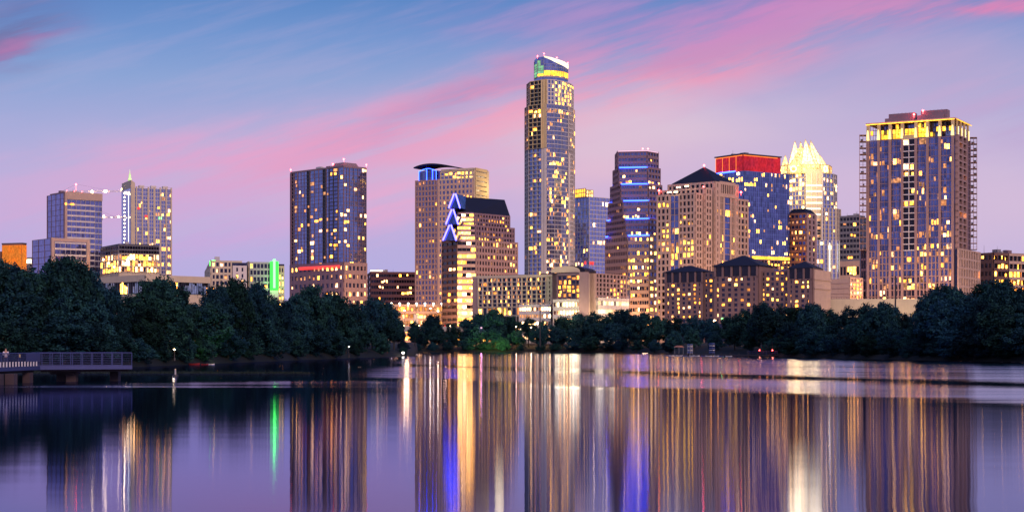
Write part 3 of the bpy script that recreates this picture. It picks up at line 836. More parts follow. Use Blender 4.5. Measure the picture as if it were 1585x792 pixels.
for k, (ax, ay, lx, rx, by) in enumerate(((704.5, 299.5, 695.0, 712.5, 322), (701.0, 323.5, 690.5, 709.5, 347), (697.5, 347.5, 686.0, 706.5, 372))):
    Dk = D - 2.5 - (2 - k) * -1.2 - k * 2.0
    ap = (wx(ax, Dk + 4), Dk + 4, wz(ay, Dk + 4)); l = (wx(lx, Dk + 6), Dk + 6, wz(by, Dk + 6)); r = (wx(rx, Dk), Dk, wz(by, Dk))
    back = [(q[0] + 5, q[1] + 14, q[2]) for q in (ap, l, r)]
    mm = MB(); mm.add([ap, l, r] + back, [(0, 1, 2), (3, 5, 4), (0, 3, 4, 1), (0, 2, 5, 3), (1, 4, 5, 2)])
    o = b.one('triangular_gable', 'g_deep', mm)
    for q in (l, r):
        mm = MB(); off = Vector((-.15, -.5, 0)); s0 = Vector(ap) + off + (Vector(q) - Vector(ap)) * .02; mm.bar(s0 + (Vector((-.35, 0, 0)) if q is l else Vector((.35, 0, 0))), Vector(q) + off, .42)
        o2 = b.one('light_tube', 'strip_violet', mm); o2.parent = o
b.done()

# --- tallest tower, rounded front
D = 1190
b = Bld('tall_rounded_tower', 'tallest tower of the skyline, rounded blue glass front and glowing white slanted crown', 'building', (wx(852, D), D + 25, Z0))


def plan(k, dD=0, lx=813.5, rx=889.5):
    s = lambda px: lx + (px - 813.5) * (rx - lx) / 76.0
    return [pp(s(813.5), D + 22 + dD), pp(s(819), D + 9 + dD), pp(s(839), D + dD), pp(s(846), D - 2 + dD), pp(s(858), D + 0 + dD), pp(s(869), D + 4.5 + dD), pp(s(879), D + 11 + dD), pp(s(886), D + 20 + dD), pp(s(889.5), D + 31 + dD), (wx(s(880), D + 46), D + 52), (wx(s(822), D + 46), D + 50)]


zb1, zb2 = wz(162, D), wz(124, D)
zmid = wz(230, D)
P1 = plan(0)
for k, (z0, z1, nf, pl, seed) in enumerate(((Z0, zmid, 46, P1, 51), (zmid, zb1, 10, P1, 52), (zb1, zb2, 6, plan(0, 1.5, 816.5, 887.5), 53))):
    b.part('glazing', 'g_blue').prism(pl, z0, z1)
    lit_hi = {8: .85} if k == 1 else {}
    mats = ('yellow', 'warm', 'pale', 'dim', 'amber', 'dim')
    wl = 'palegrey' if k == 0 else 'tan'
    pl_p = .12 if k == 0 else .11
    low = {30: .3, 19: .5, 12: .3, 23: .45, 16: .2, 36: .3} if k == 0 else lit_hi
    facade(b, pl[0], pl[1], z0, z1, nf, 2, wl, 'balcony_slab', pier=.2, span=.2, dep=.8, lit=lights(pl_p, mats, rows=lit_hi, seed=seed), dark='g_dark')
    facade(b, pl[1], pl[2], z0, z1, nf, 3, wl if k == 0 else 'gold', 'balcony_slab', pier=.07, span=.22, dep=.9, lit=lights(pl_p * .8, mats, rows=low, seed=seed + 1), dark='g_smoke' if k else None)
    facade(b, pl[2], pl[3], z0, z1, nf, 1, 'offwhite' if k == 0 else 'gold', 'corner_pier', pier=.6, span=.25, dep=.9, dark='g_dark')
    for s in range(3, 8):
        hi = (k == 2 and s in (4, 5, 6)) or (k == 2 and s == 3 and False)
        if k == 2: facade(b, pl[s], pl[s + 1], z0, z1, nf, 2, 'offwhite', 'floor_band', pier=.25, span=.22, dep=.3, lit=lights(.78 if hi else .2, ('yellow', 'yellow', 'warm'), seed=seed + s))
        else:
            bal = (s == 6)
            facade(b, pl[s], pl[s + 1], z0, z1, nf, 5 if s < 6 else 3, 'offwhite', 'floor_band', pier=.05 if not bal else .16, span=.13 if not bal else .24, dep=.2 if not bal else .7, lit=lights(pl_p * (.9 if k else 1.5), mats + ('dim', 'dim', 'dim'), rows=low, seed=seed + s + 5), dark='g_navy' if bal else None)
for k, t in enumerate((838.5, 842)):
    q = pp(t, D - 1.6); b.part('gold_pier', 'gold', 0).box((q[0], q[1], (zmid + zb2) / 2), (1, 0), .55, .4, (zb2 - zmid) / 2)
q = pp(881.5, D + 12); b.part('corner_pier', 'offwhite').box((q[0], q[1], zmid / 2), (1, 0), .6, .6, zmid / 2 - 2)
# crown
cpx = [(827, 14), (832, 6), (842, 3), (852, 3.2), (862, 5), (872, 9), (879, 17), (872, 34), (835, 34)]
cp = [pp(a, D + q) for a, q in cpx]
zc0, zc1 = zb2, wz(101, D)
b.part('crown_drum', 'g_mirror').prism(cp, zc0, zc1)
tops = [wz(y, D) for y in (88.5, 87, 86.5, 88.5, 91, 93, 94.5, 92, 88.5)]
b.part('crown_drum', 'g_mirror').add([(*q, zc1) for q in cp] + [(*q, z) for q, z in zip(cp, tops)], [(i, (i + 1) % 9, 9 + (i + 1) % 9, 9 + i) for i in range(9)] + [tuple(range(9, 18))])
for i in range(2, 6):      # slanted luminous brow
    d, L = unit2(cp[i], cp[i + 1]); a0, a1 = at(cp[i], d, 0, .5), at(cp[i + 1], d, 0, .5)
    mm = MB(); w0, w1 = [(.5, 1.4), (1.4, 2.3), (2.3, 2.8), (2.8, 2.9)][i - 2]
    mm.add([(*a0, tops[i] + .4), (*a1, tops[i + 1] + .4), (*a1, tops[i + 1] - w1), (*a0, tops[i] - w0)] + [(*cp[i], tops[i] + .4), (*cp[i + 1], tops[i + 1] + .4), (*cp[i + 1], tops[i + 1] - w1), (*cp[i], tops[i] - w0)], [(0, 1, 2, 3), (4, 7, 6, 5), (0, 4, 5, 1), (3, 2, 6, 7), (0, 3, 7, 4), (1, 5, 6, 2)])
    b.one('crown_light', 'crown_brow', mm)
    facade(b, cp[i], cp[i + 1], wz(116.5, D), wz(108, D), 1, 3, 'gold', 'crown_band', vary=False, pier=.08, span=.05, dep=.3, lit=lambda i_, j_: 'gold_glow')
    facade(b, cp[i], cp[i + 1], wz(108, D), wz(98, D), 2, 3, 'palegrey', 'crown_mullion', vary=False, pier=.05, span=.08, dep=.2)
facade(b, cp[0], cp[1], wz(117, D), wz(92, D), 6, 1, 'palegrey', 'crown_mullion', vary=False, pier=.08, span=.12, dep=.2, lit=lambda i_, j_: 'mint' if i_ < 5 else None)
facade(b, cp[1], cp[2], wz(117, D), wz(92, D), 6, 2, 'palegrey', 'crown_mullion', vary=False, pier=.06, span=.12, dep=.2, lit=lambda i_, j_: ('gold_glow' if i_ == 0 else 'mint') if i_ < 4 or j_ == 0 else None)
b.part('crown_frame', 'cream').prism(inset(cp, 1.03), wz(118.5, D), wz(117.5, D))
beacons(b, [(*cp[1], tops[1] + 1), (*cp[2], tops[2] + 2.2), (*cp[4], tops[4] + 1.6), (*cp[6], tops[6] + 1.5)], .45)
b.done()

# --- pale glass tower behind it
D = 1350
f = foot(876, 912, 947, D, 40)
b = Bld('pale_glass_tower', 'pale glass tower with a yellow-lit crown grid just behind the tallest tower', 'building', (*ctr(f), Z0))
zt = wz(305, D)
b.part('glazing', 'g_pale').prism(f, Z0, zt)
facade(b, f[0], f[1], Z0, zt, 34, 8, 'palegrey', 'floor_band', pier=.06, span=.12, dep=.2, lit=lights(.02, seed=17), dark='g_blue')
facade(b, f[1], f[2], Z0, zt, 34, 7, 'offwhite', 'floor_band', pier=.05, span=.14, dep=.2, lit=lights(.05, ('pale', 'white', 'warm'), rows={11: .7, 10: .2, 8: .5, 5: .6, 4: .5}, seed=18))
clutter(b, f, zt, 5, 9, .5)
cr = foot(890, 907, 918, D + 1, 40); facade(b, cr[0], cr[1], zt, wz(292, D), 2, 5, 'gold', 'crown_grid', vary=False, pier=.25, span=.2, dep=.4, lit=lambda i, j: 'gold_glow'); facade(b, cr[1], cr[2], zt, wz(294, D), 2, 3, 'gold', 'crown_grid', vary=False, pier=.25, span=.2, dep=.4, lit=lambda i, j: 'crown_glow')
b.part('crown_core', 'g_smoke').prism(inset(cr, .97), zt, wz(294, D))
d, L = unit2(f[1], f[2])
for px in (905, 913, 917): q = onface(f[1], f[2], px); q = at(q, d, 0, .8); mm = MB(); mm.box((q[0], q[1], wz(407, D)), d, .7, .3, 1.3); b.one('pink_sign', 'red_line', mm)
b.done()

# --- hotel with arched windows and lit garage
D = 790
b = Bld('riverside_hotel', 'wide low cream hotel with arched window grid, vaulted roof and a bright white garage', 'building', (wx(850, D), D + 12, Z0))
p0, p1 = pp(732, 812), pp(856, 792)
wing = [p0, p1, (p1[0] + 3, p1[1] + 18), (p0[0] + 3, p0[1] + 18)]
zt = wz(430, 800); z0 = wz(489, 800)
b.part('core', 'g_smoke').prism(wing, Z0, zt)
d, L = unit2(p0, p1)
zlow = wz(476, 800)
facade(b, p0, at(p0, d, L * .07), Z0, zt, 10, 1, 'pinktan', pier=.5, span=.5, dep=.5, dark='g_smoke')
lf = lights(.07, ('amber', 'dim', 'dim', 'orange', 'dim'), seed=77, run=.1)
facade(b, at(p0, d, L * .07), at(p0, d, L * .93), zlow, zt, 7, 14, 'cream', pier=.2, span=.17, dep=.9, lit=lf, dark='g_dark')
facade(b, at(p0, d, L * .07), at(p0, d, L * .62), Z0, zlow, 4, 9, 'cream', pier=.2, span=.2, dep=.9, lit=lights(.35, ('amber', 'orange', 'warm'), seed=78), dark='g_dark')
facade(b, at(p0, d, L * .93), p1, zlow, zt, 7, 1, 'cream', pier=.4, span=.45, dep=.5, dark='g_smoke')
# little curtain slivers of light beside the arches
rg = random.Random(5)
for i in range(7):
    for j in range(14):
        if rg.random() < .55:
            fh = (zt - zlow) / 7; bw = L * .86 / 14
            q = at(p0, d, L * .07 + (j + (.26 if rg.random() < .5 else .74)) * bw, .16); b.win((q[0], q[1], zlow + (i + .55) * fh), d, bw * .16, fh * .6, rg.choice(('amber', 'warm', 'dim', 'dim')))
b.part('parapet', 'cream').box((*at(p0, d, L / 2, .4), zt + .9), d, L / 2, .5, .5)
for pxa, pxb, ys in ((774, 806, 426), (828, 848, 425)):
    q = bay(p0, p1, pxa, pxb, -6, 6); b.part('roof_plant', 'mauve').prism(q, zt, wz(ys - 2, 800))
# garage under the right half
g0, g1 = at(p0, d, L * .62, 2.5), at(p1, d, .5, 2.5)
facade(b, g0, g1, Z0, zlow, 5, 13, 'offwhite', 'garage_slab', vary=False, pier=.05, span=.55, dep=1.2, lit=lights(.95, ('garage', 'white', 'dim', 'pale', 'garage'), seed=79))
b.part('garage_core', 'concrete').prism([g0, g1, at(p1, d, 0, -2), at(p0, d, L * .62, -2)], Z0, zlow - .2)
# centre block
c0, c1 = pp(856, 785), pp(903, 776)
blk = [c0, c1, (c1[0] + 3, c1[1] + 24), (c0[0] + 3, c0[1] + 24)]; zc = wz(423.5, 782)
b.part('centre_core', 'g_smoke').prism(blk, Z0, zc)
dc, Lc = unit2(c0, c1)
facade(b, c0, at(c0, dc, Lc * .16), Z0, zc, 1, 1, 'mauve', 'centre_wall', pier=.98, span=.01, dep=.7)
facade(b, at(c0, dc, Lc * .16), at(c0, dc, Lc * .93), wz(468, 782), wz(427, 782), 6, 5, 'plum', 'centre_grid', pier=.18, span=.14, dep=.5, lit=lights(.3, ('amber', 'orange', 'dim', 'amber'), seed=80, cols={0: .8, 1: .75, 2: .98}), dark='g_dark')
q = at(c0, dc, Lc * .545, .4); b.part('centre_wall', 'mauve').box((q[0], q[1], (wz(427, 782) + zc) / 2 + .2), dc, Lc * .385, .4, (zc - wz(427, 782)) / 2)
facade(b, at(c0, dc, Lc * .05), at(c0, dc, Lc * .95), Z0, wz(468, 782), 5, 9, 'offwhite', 'garage_slab', vary=False, pier=.04, span=.5, dep=1.5, lit=lights(.98, ('garage', 'white', 'white', 'pale'), seed=81))
# vaulted roof
va = b.part('vaulted_roof', 'slate'); vf = b.part('vault_end', 'cream')
v0, v1 = pp(853, 783), pp(898, 779); K = 12
front = []
for k in range(K + 1):
    t = math.pi * k / K; u = .5 - .5 * math.cos(t)
    front.append((v0[0] + (v1[0] - v0[0]) * u, v0[1] + (v1[1] - v0[1]) * u - .6, zc + .6 + 3.1 * math.sin(t) ** .7))
vf.add([(x + .0, y + .4, z) for x, y, z in front] + [(x, y + 1.2, z) for x, y, z in front], [tuple(range(K + 1)), tuple(range(2 * K + 1, K, -1))] + [(k, k + 1, K + 2 + k, K + 1 + k) for k in range(K)])
va.add([(x + 2.4, y + 1.21, z + .1) for x, y, z in front] + [(x + 9, y + 22, z + .1) for x, y, z in front], [(k, k + 1, K + 2 + k, K + 1 + k) for k in range(K)] + [tuple(range(2 * K + 1, K, -1)), tuple(range(K + 1))])
# blank pier wall and right wing
w0, w1, w2 = pp(896, 773), pp(911, 771), pp(969, 800)
rw = [w0, w1, w2, (w2[0] + 3, w2[1] + 16), (w0[0] + 2, w0[1] + 40)]; zr = wz(424, 775)
b.part('end_wall', 'pinktan').prism([w0, w1, (w1[0] + 1, w1[1] + 12), (w0[0] + 1, w0[1] + 14)], Z0, zr + .9)
b.part('core', 'g_smoke').prism([(w1[0] + .3, w1[1] + 1), w2, (w2[0] + 3, w2[1] + 16), (w1[0] + 1, w1[1] + 18)], Z0, zr)
dw, Lw = unit2(w1, w2)
facade(b, at(w1, dw, Lw * .16, -.2), w2, wz(466, 785), zr, 6, 9, 'pinktan', 'right_wall', pier=.35, span=.3, dep=.6, lit=lights(.18, ('warm', 'pale', 'amber', 'dim'), seed=82), dark='g_smoke')
facade(b, at(w1, dw, .2, -.3), at(w1, dw, Lw * .17, -.3), Z0, zr, 1, 1, 'tan', 'right_wall', pier=.98, span=.01, dep=.7)
facade(b, at(w1, dw, Lw * .17, .2), at(w2, dw, 0, .2), Z0, wz(466, 785), 5, 12, 'offwhite', 'garage_slab', vary=False, pier=.03, span=.5, dep=1.5, lit=lights(.98, ('garage', 'white', 'white', 'pale'), seed=83))
b.done()
for px in (868, 890, 925, 950): point_lamp('garage_flood', b.root, (wx(px, 764), 766, 17), 3600, (1, .78, .42), 3)

# --- octagonal office with blue light lines
D = 900
b = Bld('octagonal_office_tower', 'faceted violet-brown office tower ringed by blue light lines at each setback', 'building', (wx(982, D), D + 20, Z0))
tiers = [(953, 957, 1001, 1018.5, 236, 262), (949.5, 958.5, 1002, 1021.5, 262, 288), (945.5, 961.5, 1003, 1024, 288, 314), (942, 965, 1003.5, 1026, 314, 342), (939, 968.5, 1004, 1028, 342, 368), (937.5, 972, 1004.5, 1030, 368, None)]
for k, (a, c, e, r, yt, yb) in enumerate(tiers):
    dk = -k * 1.3
    p0, p1, p2, p3 = pp(a, D + 22 + dk * 2 + k * 1.2), pp(c, D + 3 + dk), pp(e, D + dk), pp(r, D + 9 + dk * .6)
    p4, p5 = (p3[0] + 1, p3[1] + 18), (p0[0] + 8, p0[1] + 22)
    z1 = wz(yt, D); z0 = wz(yb, D) if yb else Z0
    nf = 3 if yb else 15
    poly = [p0, p1, p2, p3, p4, p5]
    b.part('glazing', 'g_navy').prism(poly, z0, z1)
    lp = .09 if yb else .34
    rows = {} if yb else {13: .3, 12: .35, 11: .75, 10: .5, 8: .95, 7: .4, 5: .3, 3: .3}
    if k in (1, 3, 4): rows = {0: .35}
    wm = 'mauve' if yb else 'tan'
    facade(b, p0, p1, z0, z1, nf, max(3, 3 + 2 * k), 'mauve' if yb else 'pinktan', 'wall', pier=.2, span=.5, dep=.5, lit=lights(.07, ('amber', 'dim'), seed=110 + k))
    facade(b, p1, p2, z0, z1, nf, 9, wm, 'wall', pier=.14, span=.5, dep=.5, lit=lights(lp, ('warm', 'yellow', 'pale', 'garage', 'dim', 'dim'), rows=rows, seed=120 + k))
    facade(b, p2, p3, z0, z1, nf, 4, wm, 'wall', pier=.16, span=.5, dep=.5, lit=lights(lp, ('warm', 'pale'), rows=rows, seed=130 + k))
    if k < 5:
        zb = wz(yb, D) + 1.0
        q0, q1, q2 = pp(tiers[k + 1][1], D + 2 + dk - 1.6), pp(e, D + dk - 1.7), pp(r - 1, D + 9 + dk * .6 - 1.3)
        mm = MB(); mm.bar((*q0, zb), (*q1, zb), .36); mm.bar((*q1, zb), (*q2, zb), .36); b.one('blue_light_line', 'strip_blue', mm)
        mm = MB(); e0 = pp(tiers[k + 1][0] + .3, D + 24 + dk * 2); e1 = pp(a + 1.5, D + 19 + dk * 2); mm.bar((*e0, zb + .3), (*e1, zb + .3), .36); b.one('blue_light_line', 'strip_blue', mm)
zt = wz(236, D)
p0, p1, p2, p3 = pp(953, D + 22), pp(957, D + 2.2), pp(1001, D - .8), pp(1018.5, D + 8.2)
mm = MB(); mm.bar((*p0, zt + .9), (*p1, zt + .9), .3); mm.bar((*p1, zt + .9), (*p2, zt + .9), .3); mm.bar((*p2, zt + .9), (*p3, zt + .9), .3); b.one('roof_light_line', 'strip_pink', mm)
b.part('roof', 'plum').prism([pp(965, D + 8), pp(1000, D + 6), pp(1010, D + 12), pp(970, D + 24)], zt, zt + 1.4)
beacons(b, [(*pp(995, D + 4), zt + 2.6), (*pp(1003, D + 6), zt + 2.8)], .4)
b.done()

# --- tan office with pyramid roof
D = 840
b = Bld('pyramid_roof_office', 'broad tan office block with a dark pyramid roof and two glowing yellow floors', 'building', (wx(1090, D), D + 25, Z0))
FH = 3.28
blocks = [('core', foot(1034, 1106, 1142, 840, 50), wz(284, 840)), ('mid', foot(1020, 1091, 1101, 833, 50), wz(293, 833)), ('left', foot(1017, 1076, 1086, 828, 50), wz(301, 828)), ('right', foot(1062, 1115, 1157.5, 850, 50), wz(307, 850))]
for k, (nm, f, zt) in enumerate(blocks):
    b.part('glazing', 'g_smoke').prism(f, Z0, zt)
    d, L = unit2(f[0], f[1]); dr, Lr = unit2(f[1], f[2])
    nf = round((zt - Z0) / FH)
    glow_rows = {}
    for i in range(nf):
        zz = Z0 + (i + .6) * (zt - Z0) / nf; y = HZ - (zz - CH) * F / f[1][1]
        if 373 <= y <= 388: glow_rows[i] = .93
        elif 326 <= y <= 333: glow_rows[i] = .75
        elif 336 <= y <= 356: glow_rows[i] = .3
        elif y > 405: glow_rows[i] = .2
    mats = ('yellow', 'warm', 'amber', 'yellow')
    wallm = 'tan'
    if nm == 'left':
        for a, e, nb, dk in ((0, .36, 3, 'g_smoke'), (.36, .58, 2, 'g_deep'), (.58, 1, 4, 'g_smoke')):
            facade(b, at(f[0], d, L * a), at(f[0], d, L * e), Z0, zt, nf, nb, wallm, pier=.36 if dk != 'g_deep' else .1, span=.36 if dk != 'g_deep' else .06, dep=.5 if dk != 'g_deep' else .16, lit=lights(.16, mats + ('dim', 'dim'), rows=glow_rows, seed=140 + k + nb), dark=dk)
        facade(b, f[1], f[2], Z0, zt, nf, 2, wallm, pier=.36, span=.36, dep=.5, dark='g_smoke')
    elif nm == 'core':
        facade(b, f[0], f[1], Z0, zt, nf, 10, wallm, pier=.36, span=.36, dep=.5, lit=lights(.12, mats + ('dim', 'dim', 'dim'), rows=glow_rows, seed=144), dark='g_smoke')
        for a, e, nb, dk in ((0, .2, 1, 'g_smoke'), (.2, .38, 2, 'g_smoke'), (.38, .68, 1, 'g_deep'), (.68, .86, 2, 'g_smoke'), (.86, 1, 1, 'g_smoke')):
            strip = nb == 2 or dk == 'g_deep'
            facade(b, at(f[1], dr, Lr * a), at(f[1], dr, Lr * e), Z0, zt - (2 * FH if strip else 0), nf - (2 if strip else 0), nb, wallm, pier=.4 if dk != 'g_deep' else .12, span=.42 if not strip else .08, dep=.5 if not strip else .3, lit=lights(.04, mats, rows={i: q * .5 for i, q in glow_rows.items()}, seed=150 + nb), dark=dk)
        facade(b, at(f[1], dr, Lr * .2), at(f[1], dr, Lr * .86), zt - 2 * FH, zt, 1, 7, wallm, pier=.4, span=.3, dep=.5, dark='g_smoke')
        # parapets
    else:
        facade(b, f[0], f[1], Z0, zt, nf, 10 if nm == 'mid' else 4, wallm, pier=.36, span=.36, dep=.5, lit=lights(.12, mats + ('dim', 'dim', 'dim'), rows=glow_rows, seed=160), dark='g_smoke')
        facade(b, f[1], f[2], Z0, zt, nf, 2 if nm == 'mid' else 7, wallm, pier=.36, span=.36, dep=.5, lit=lights(.04, mats, rows={i: q * .35 for i, q in glow_rows.items()}, seed=161), dark='g_smoke')
    b.part('terrace', 'concrete').prism(inset(f, .96), zt + .1, zt + .6)
f = blocks[0][1]; zt = blocks[0][2] + 1.2
rf = foot(1042, 1106, 1138, 841, 50)
hip(b, rf, zt + .2, wz(259, 858), 'slate', 1.06, .015)
b.part('cornice', 'pinktan').prism(inset(f, 1.01), zt - .9, zt)
beacons(b, [(*ctr(rf), wz(258, 858) + .6), (*pp(1089, 834), wz(289, 833)), (*pp(1147, 855), wz(296, 850)), (*pp(1020, 850), wz(292, 840))], .5)
for px, py in ((1050, 290), (1063, 288), (1036, 297.5), (1046, 297)): q = pp(px, 834); mm = MB(); mm.box((q[0], q[1], wz(py, 834)), (.77, -.64), 1.1, .2, .3); b.one('terrace_lamp', 'white', mm)
b.done()
point_lamp('terrace_red', b.root, (*pp(1088, 826), wz(287, 830)), 500, (1, .1, .15), .5)

# --- blue tower with red crown
D = 1000
f = foot(1104, 1152, 1222, D, 35)
b = Bld('red_crowned_tower', 'blue glass hotel tower under a red-lit rooftop screen wall', 'building', (*ctr(f), Z0))
zt = wz(265, D)
b.part('glazing', 'g_navy').prism(f, Z0, zt)
nf = 33
facade(b, f[0], f[1], Z0, zt, nf, 10, 'g_blue', 'spandrel', pier=.08, span=.12, dep=.12, lit=lights(.08, ('pale', 'warm'), seed=171))
facade(b, f[1], f[2], Z0, zt, nf, 24, 'g_blue', 'spandrel', pier=.1, span=.14, dep=.12, lit=lights(.12, ('yellow', 'pale', 'warm', 'dim', 'dim'), seed=172, run=.3), sill=.15, frac=.7)
d, L = unit2(f[1], f[2]); dl, Ll = unit2(f[0], f[1])
cr = foot(1108, 1150, 1208, D + 3, 35); zc = wz(238, D)
b.part('crown_wall', 'redbrown').prism(inset(cr, .96), zt, zc)
dc, Lc = unit2(cr[1], cr[2]); dcl, Lcl = unit2(cr[0], cr[1])
for k in range(5):  # emissive panels imitate red light washing over the crown wall
    c = at(cr[1], dc, Lc * (k + .5) / 5, .1); mm = MB(); mm.box((c[0], c[1], (zt + zc) / 2), dc, Lc / 10 - .12, .12, (zc - zt) / 2 - .3); b.one('red_panel', 'red_wash', mm)
for k in range(4):
    c = at(cr[0], dcl, Lcl * (k + .5) / 4, .1); mm = MB(); mm.box((c[0], c[1], (zt + zc) / 2), dcl, Lcl / 8 - .3, .12, (zc - zt) / 2 - .3); b.one('red_panel', 'red_wash', mm)
    c = at(cr[0], dcl, Lcl * k / 4 + .5, .5); mm = MB(); mm.bar((c[0], c[1], zt + .5), (c[0], c[1], zc - .5), .16); b.one('orange_light_line', 'orange_line', mm)
mm = MB(); mm.bar((*at(cr[0], dcl, .5, .6), zc - .6), (*at(cr[1], dcl, 0, .6), zc - .6), .22); mm.bar((*at(cr[1], dc, 0, .6), zc - .6), (*at(cr[1], dc, Lc * .9, .6), zc - .6), .22); b.one('orange_light_line', 'orange_line', mm)
b.part('crown_roof', 'darkgrey').prism(inset(cr, 1.05), zc, zc + .7); clutter(b, cr, zc + .6, 5, 4)
mm = MB(); mm.bar((*at(f[0], dl, Ll * .1, .6), zt + .6), (*at(f[0], dl, Ll * .72, .6), zt + .6), .45); b.one('blue_light_line', 'strip_blue', mm)
for px in (1107, 1119, 1130): q = onface(f[0], f[1], px); q = at(q, dl, 0, .5); b.win((q[0], q[1], wz(267 + (px - 1107) * .3, D)), dl, 1.1, 1.1, 'yellow')
for px in (1143,): q = at(onface(f[0], f[1], px), dl, 0, .5); b.win((q[0], q[1], wz(268, D)), dl, 1.6, 1.6, 'white')
band = bay(f[1], f[2], 1164, 1221, 1.0, 2); mm = MB(); mm.prism(band, wz(400, D), wz(395.5, D)); b.one('lit_canopy', 'gold_glow', mm)
facade(b, at(f[1], d, L * .12, .5), at(f[2], d, 0, .5), wz(415, D), wz(402, D), 3, 12, 'brown', 'podium_wall', pier=.3, span=.3, dep=.4, lit=lights(.5, ('yellow', 'warm'), seed=174))
b.done()

# --- crown-lit tower
D = 1150
b = Bld('crown_lit_tower', 'tower with a brilliantly floodlit folded glass crown of pale yellow points', 'building', (wx(1252, D), D + 20, Z0))
kD = lambda q: D + q
body = [pp(1217, kD(16)), pp(1222, kD(9)), pp(1246, kD(2)), pp(1273, kD(2)), pp(1290, kD(10)), pp(1295, kD(18)), pp(1288, kD(42)), pp(1222, kD(42))]
zs = wz(268, D); zstep = wz(330, D)
b.part('glazing', 'g_pale').prism(body, Z0, zs)
lf = lambda p, s: lights(p, ('warm', 'amber', 'pale', 'garage'), seed=s)
for s, (nb, p) in enumerate(((1, .2), (5, .42), (0, 0), (3, .2), (2, .3))):
    if nb: facade(b, body[s], body[s + 1], Z0, zs, 38, nb, 'cream' if s < 2 else 'palegrey', 'wall', pier=.2, span=.2, dep=.4, lit=lf(p, 180 + s))
mid = bay(body[2], body[3], 1247, 1272, 1.4, 5); zmid = wz(262, D)
b.part('centre_bay', 'cream').prism(mid, Z0, zmid)
dm, Lm = unit2(mid[0], mid[1])
for k in range(6):
    z = wz(287 + 9 * k, D); mm = MB(); c = at(mid[0], dm, Lm / 2, .3); mm.box((c[0], c[1], z), dm, Lm / 2 * .97, .2, .45); b.one('white_light_band', 'crown_core', mm)
for k in range(22):
    z = wz(340 + 4.2 * k, D); c = at(mid[0], dm, Lm / 2, .15)
    for t in (-.3, 0, .3): q = at(mid[0], dm, Lm * (.5 + t), .12); b.win((q[0], q[1], z), dm, Lm * .22, 1.3, 'g_dark' if (k + int(t * 10)) % 3 else 'dim')
for t in (0, .33, .66, 1): c = at(mid[0], dm, Lm * t, .2); b.part('centre_pier', 'offwhite').box((c[0], c[1], (Z0 + zs) / 2), dm, .35, .3, (zs - Z0) / 2)
low = [pp(1262, kD(-2)), pp(1300, kD(4)), pp(1309, kD(14)), pp(1300, kD(40)), pp(1262, kD(40))]
zl1 = wz(372, D); b.part('glazing', 'g_pale').prism(low, Z0, zl1)
facade(b, low[0], low[1], Z0, zl1, 22, 6, 'offwhite', 'wall', pier=.35, span=.1, dep=.5, lit=lf(.14, 190), dark=None); facade(b, low[1], low[2], Z0, zl1, 22, 2, 'offwhite', 'wall', pier=.35, span=.1, dep=.5)
mid2 = [pp(1270, kD(0)), pp(1294, kD(7)), pp(1301, kD(16)), pp(1294, kD(40)), pp(1268, kD(40))]; zl2 = wz(322, D)
b.part('glazing', 'g_pale').prism(mid2, Z0, zl2); facade(b, mid2[0], mid2[1], Z0, zl2, 32, 4, 'cream', 'wall', pier=.3, span=.14, dep=.4, lit=lf(.16, 191)); facade(b, mid2[1], mid2[2], Z0, zl2, 32, 2, 'cream', 'wall', pier=.3, span=.14, dep=.4)
for px, q in ((1300, 3), (1284, 1), (1262, -2.2)): w_ = pp(px, kD(q)); b.part('light_strip', 'strip_white').box((w_[0], w_[1] - .6, (wz(376, D) + wz(420, D)) / 2), (1, 0), .25, .2, (wz(376, D) - wz(420, D)) / 2)
# crown
drum = [pp(1209, kD(14)), pp(1219, kD(5)), pp(1241, kD(1)), pp(1269, kD(1)), pp(1283, kD(6)), pp(1287, kD(18)), pp(1280, kD(40)), pp(1215, kD(40))]
zd = wz(255, D)
b.part('crown_drum', 'gold').prism(inset(drum, .97), zs, zd)
for s in range(5):
    facade(b, drum[s], drum[s + 1], zs, zd, 1, max(1, round(unit2(drum[s], drum[s + 1])[1] / 3)), 'gold', 'crown_frame', vary=False, pier=.25, span=.12, dep=.3, lit=lambda i, j: 'crown_glow')
for px, q in ((1228, 2.6), (1277.5, 3.2)):
    c = pp(px, kD(q - .6)); mm = MB(); z = wz(261, D)
    pts = [(c[0] + 2.0 * math.cos(2 * math.pi * k / 12) * (1 if px < 1250 else .6), c[1] - .4, z + 2.0 * math.sin(2 * math.pi * k / 12)) for k in range(13)]
    for a, e in zip(pts, pts[1:]): mm.bar(a, e, .42)
    b.one('ring_light', 'crown_core', mm)
cxm, cym = wx(1244, kD(20)), kD(20)
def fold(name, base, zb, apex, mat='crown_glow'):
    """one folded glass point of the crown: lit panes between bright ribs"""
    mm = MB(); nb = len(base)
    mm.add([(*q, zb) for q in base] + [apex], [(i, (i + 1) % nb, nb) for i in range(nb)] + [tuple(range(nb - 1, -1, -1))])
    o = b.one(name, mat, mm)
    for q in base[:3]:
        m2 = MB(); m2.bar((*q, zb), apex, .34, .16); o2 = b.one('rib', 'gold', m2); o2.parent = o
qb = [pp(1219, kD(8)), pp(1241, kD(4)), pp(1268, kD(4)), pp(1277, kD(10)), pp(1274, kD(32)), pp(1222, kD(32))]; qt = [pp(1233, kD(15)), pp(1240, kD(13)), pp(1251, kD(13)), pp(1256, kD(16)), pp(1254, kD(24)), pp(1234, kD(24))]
mm = MB(); mm.loft(qb, zd, qt, wz(226, D)); b.one('crown_core_glass', 'crown_glow', mm)
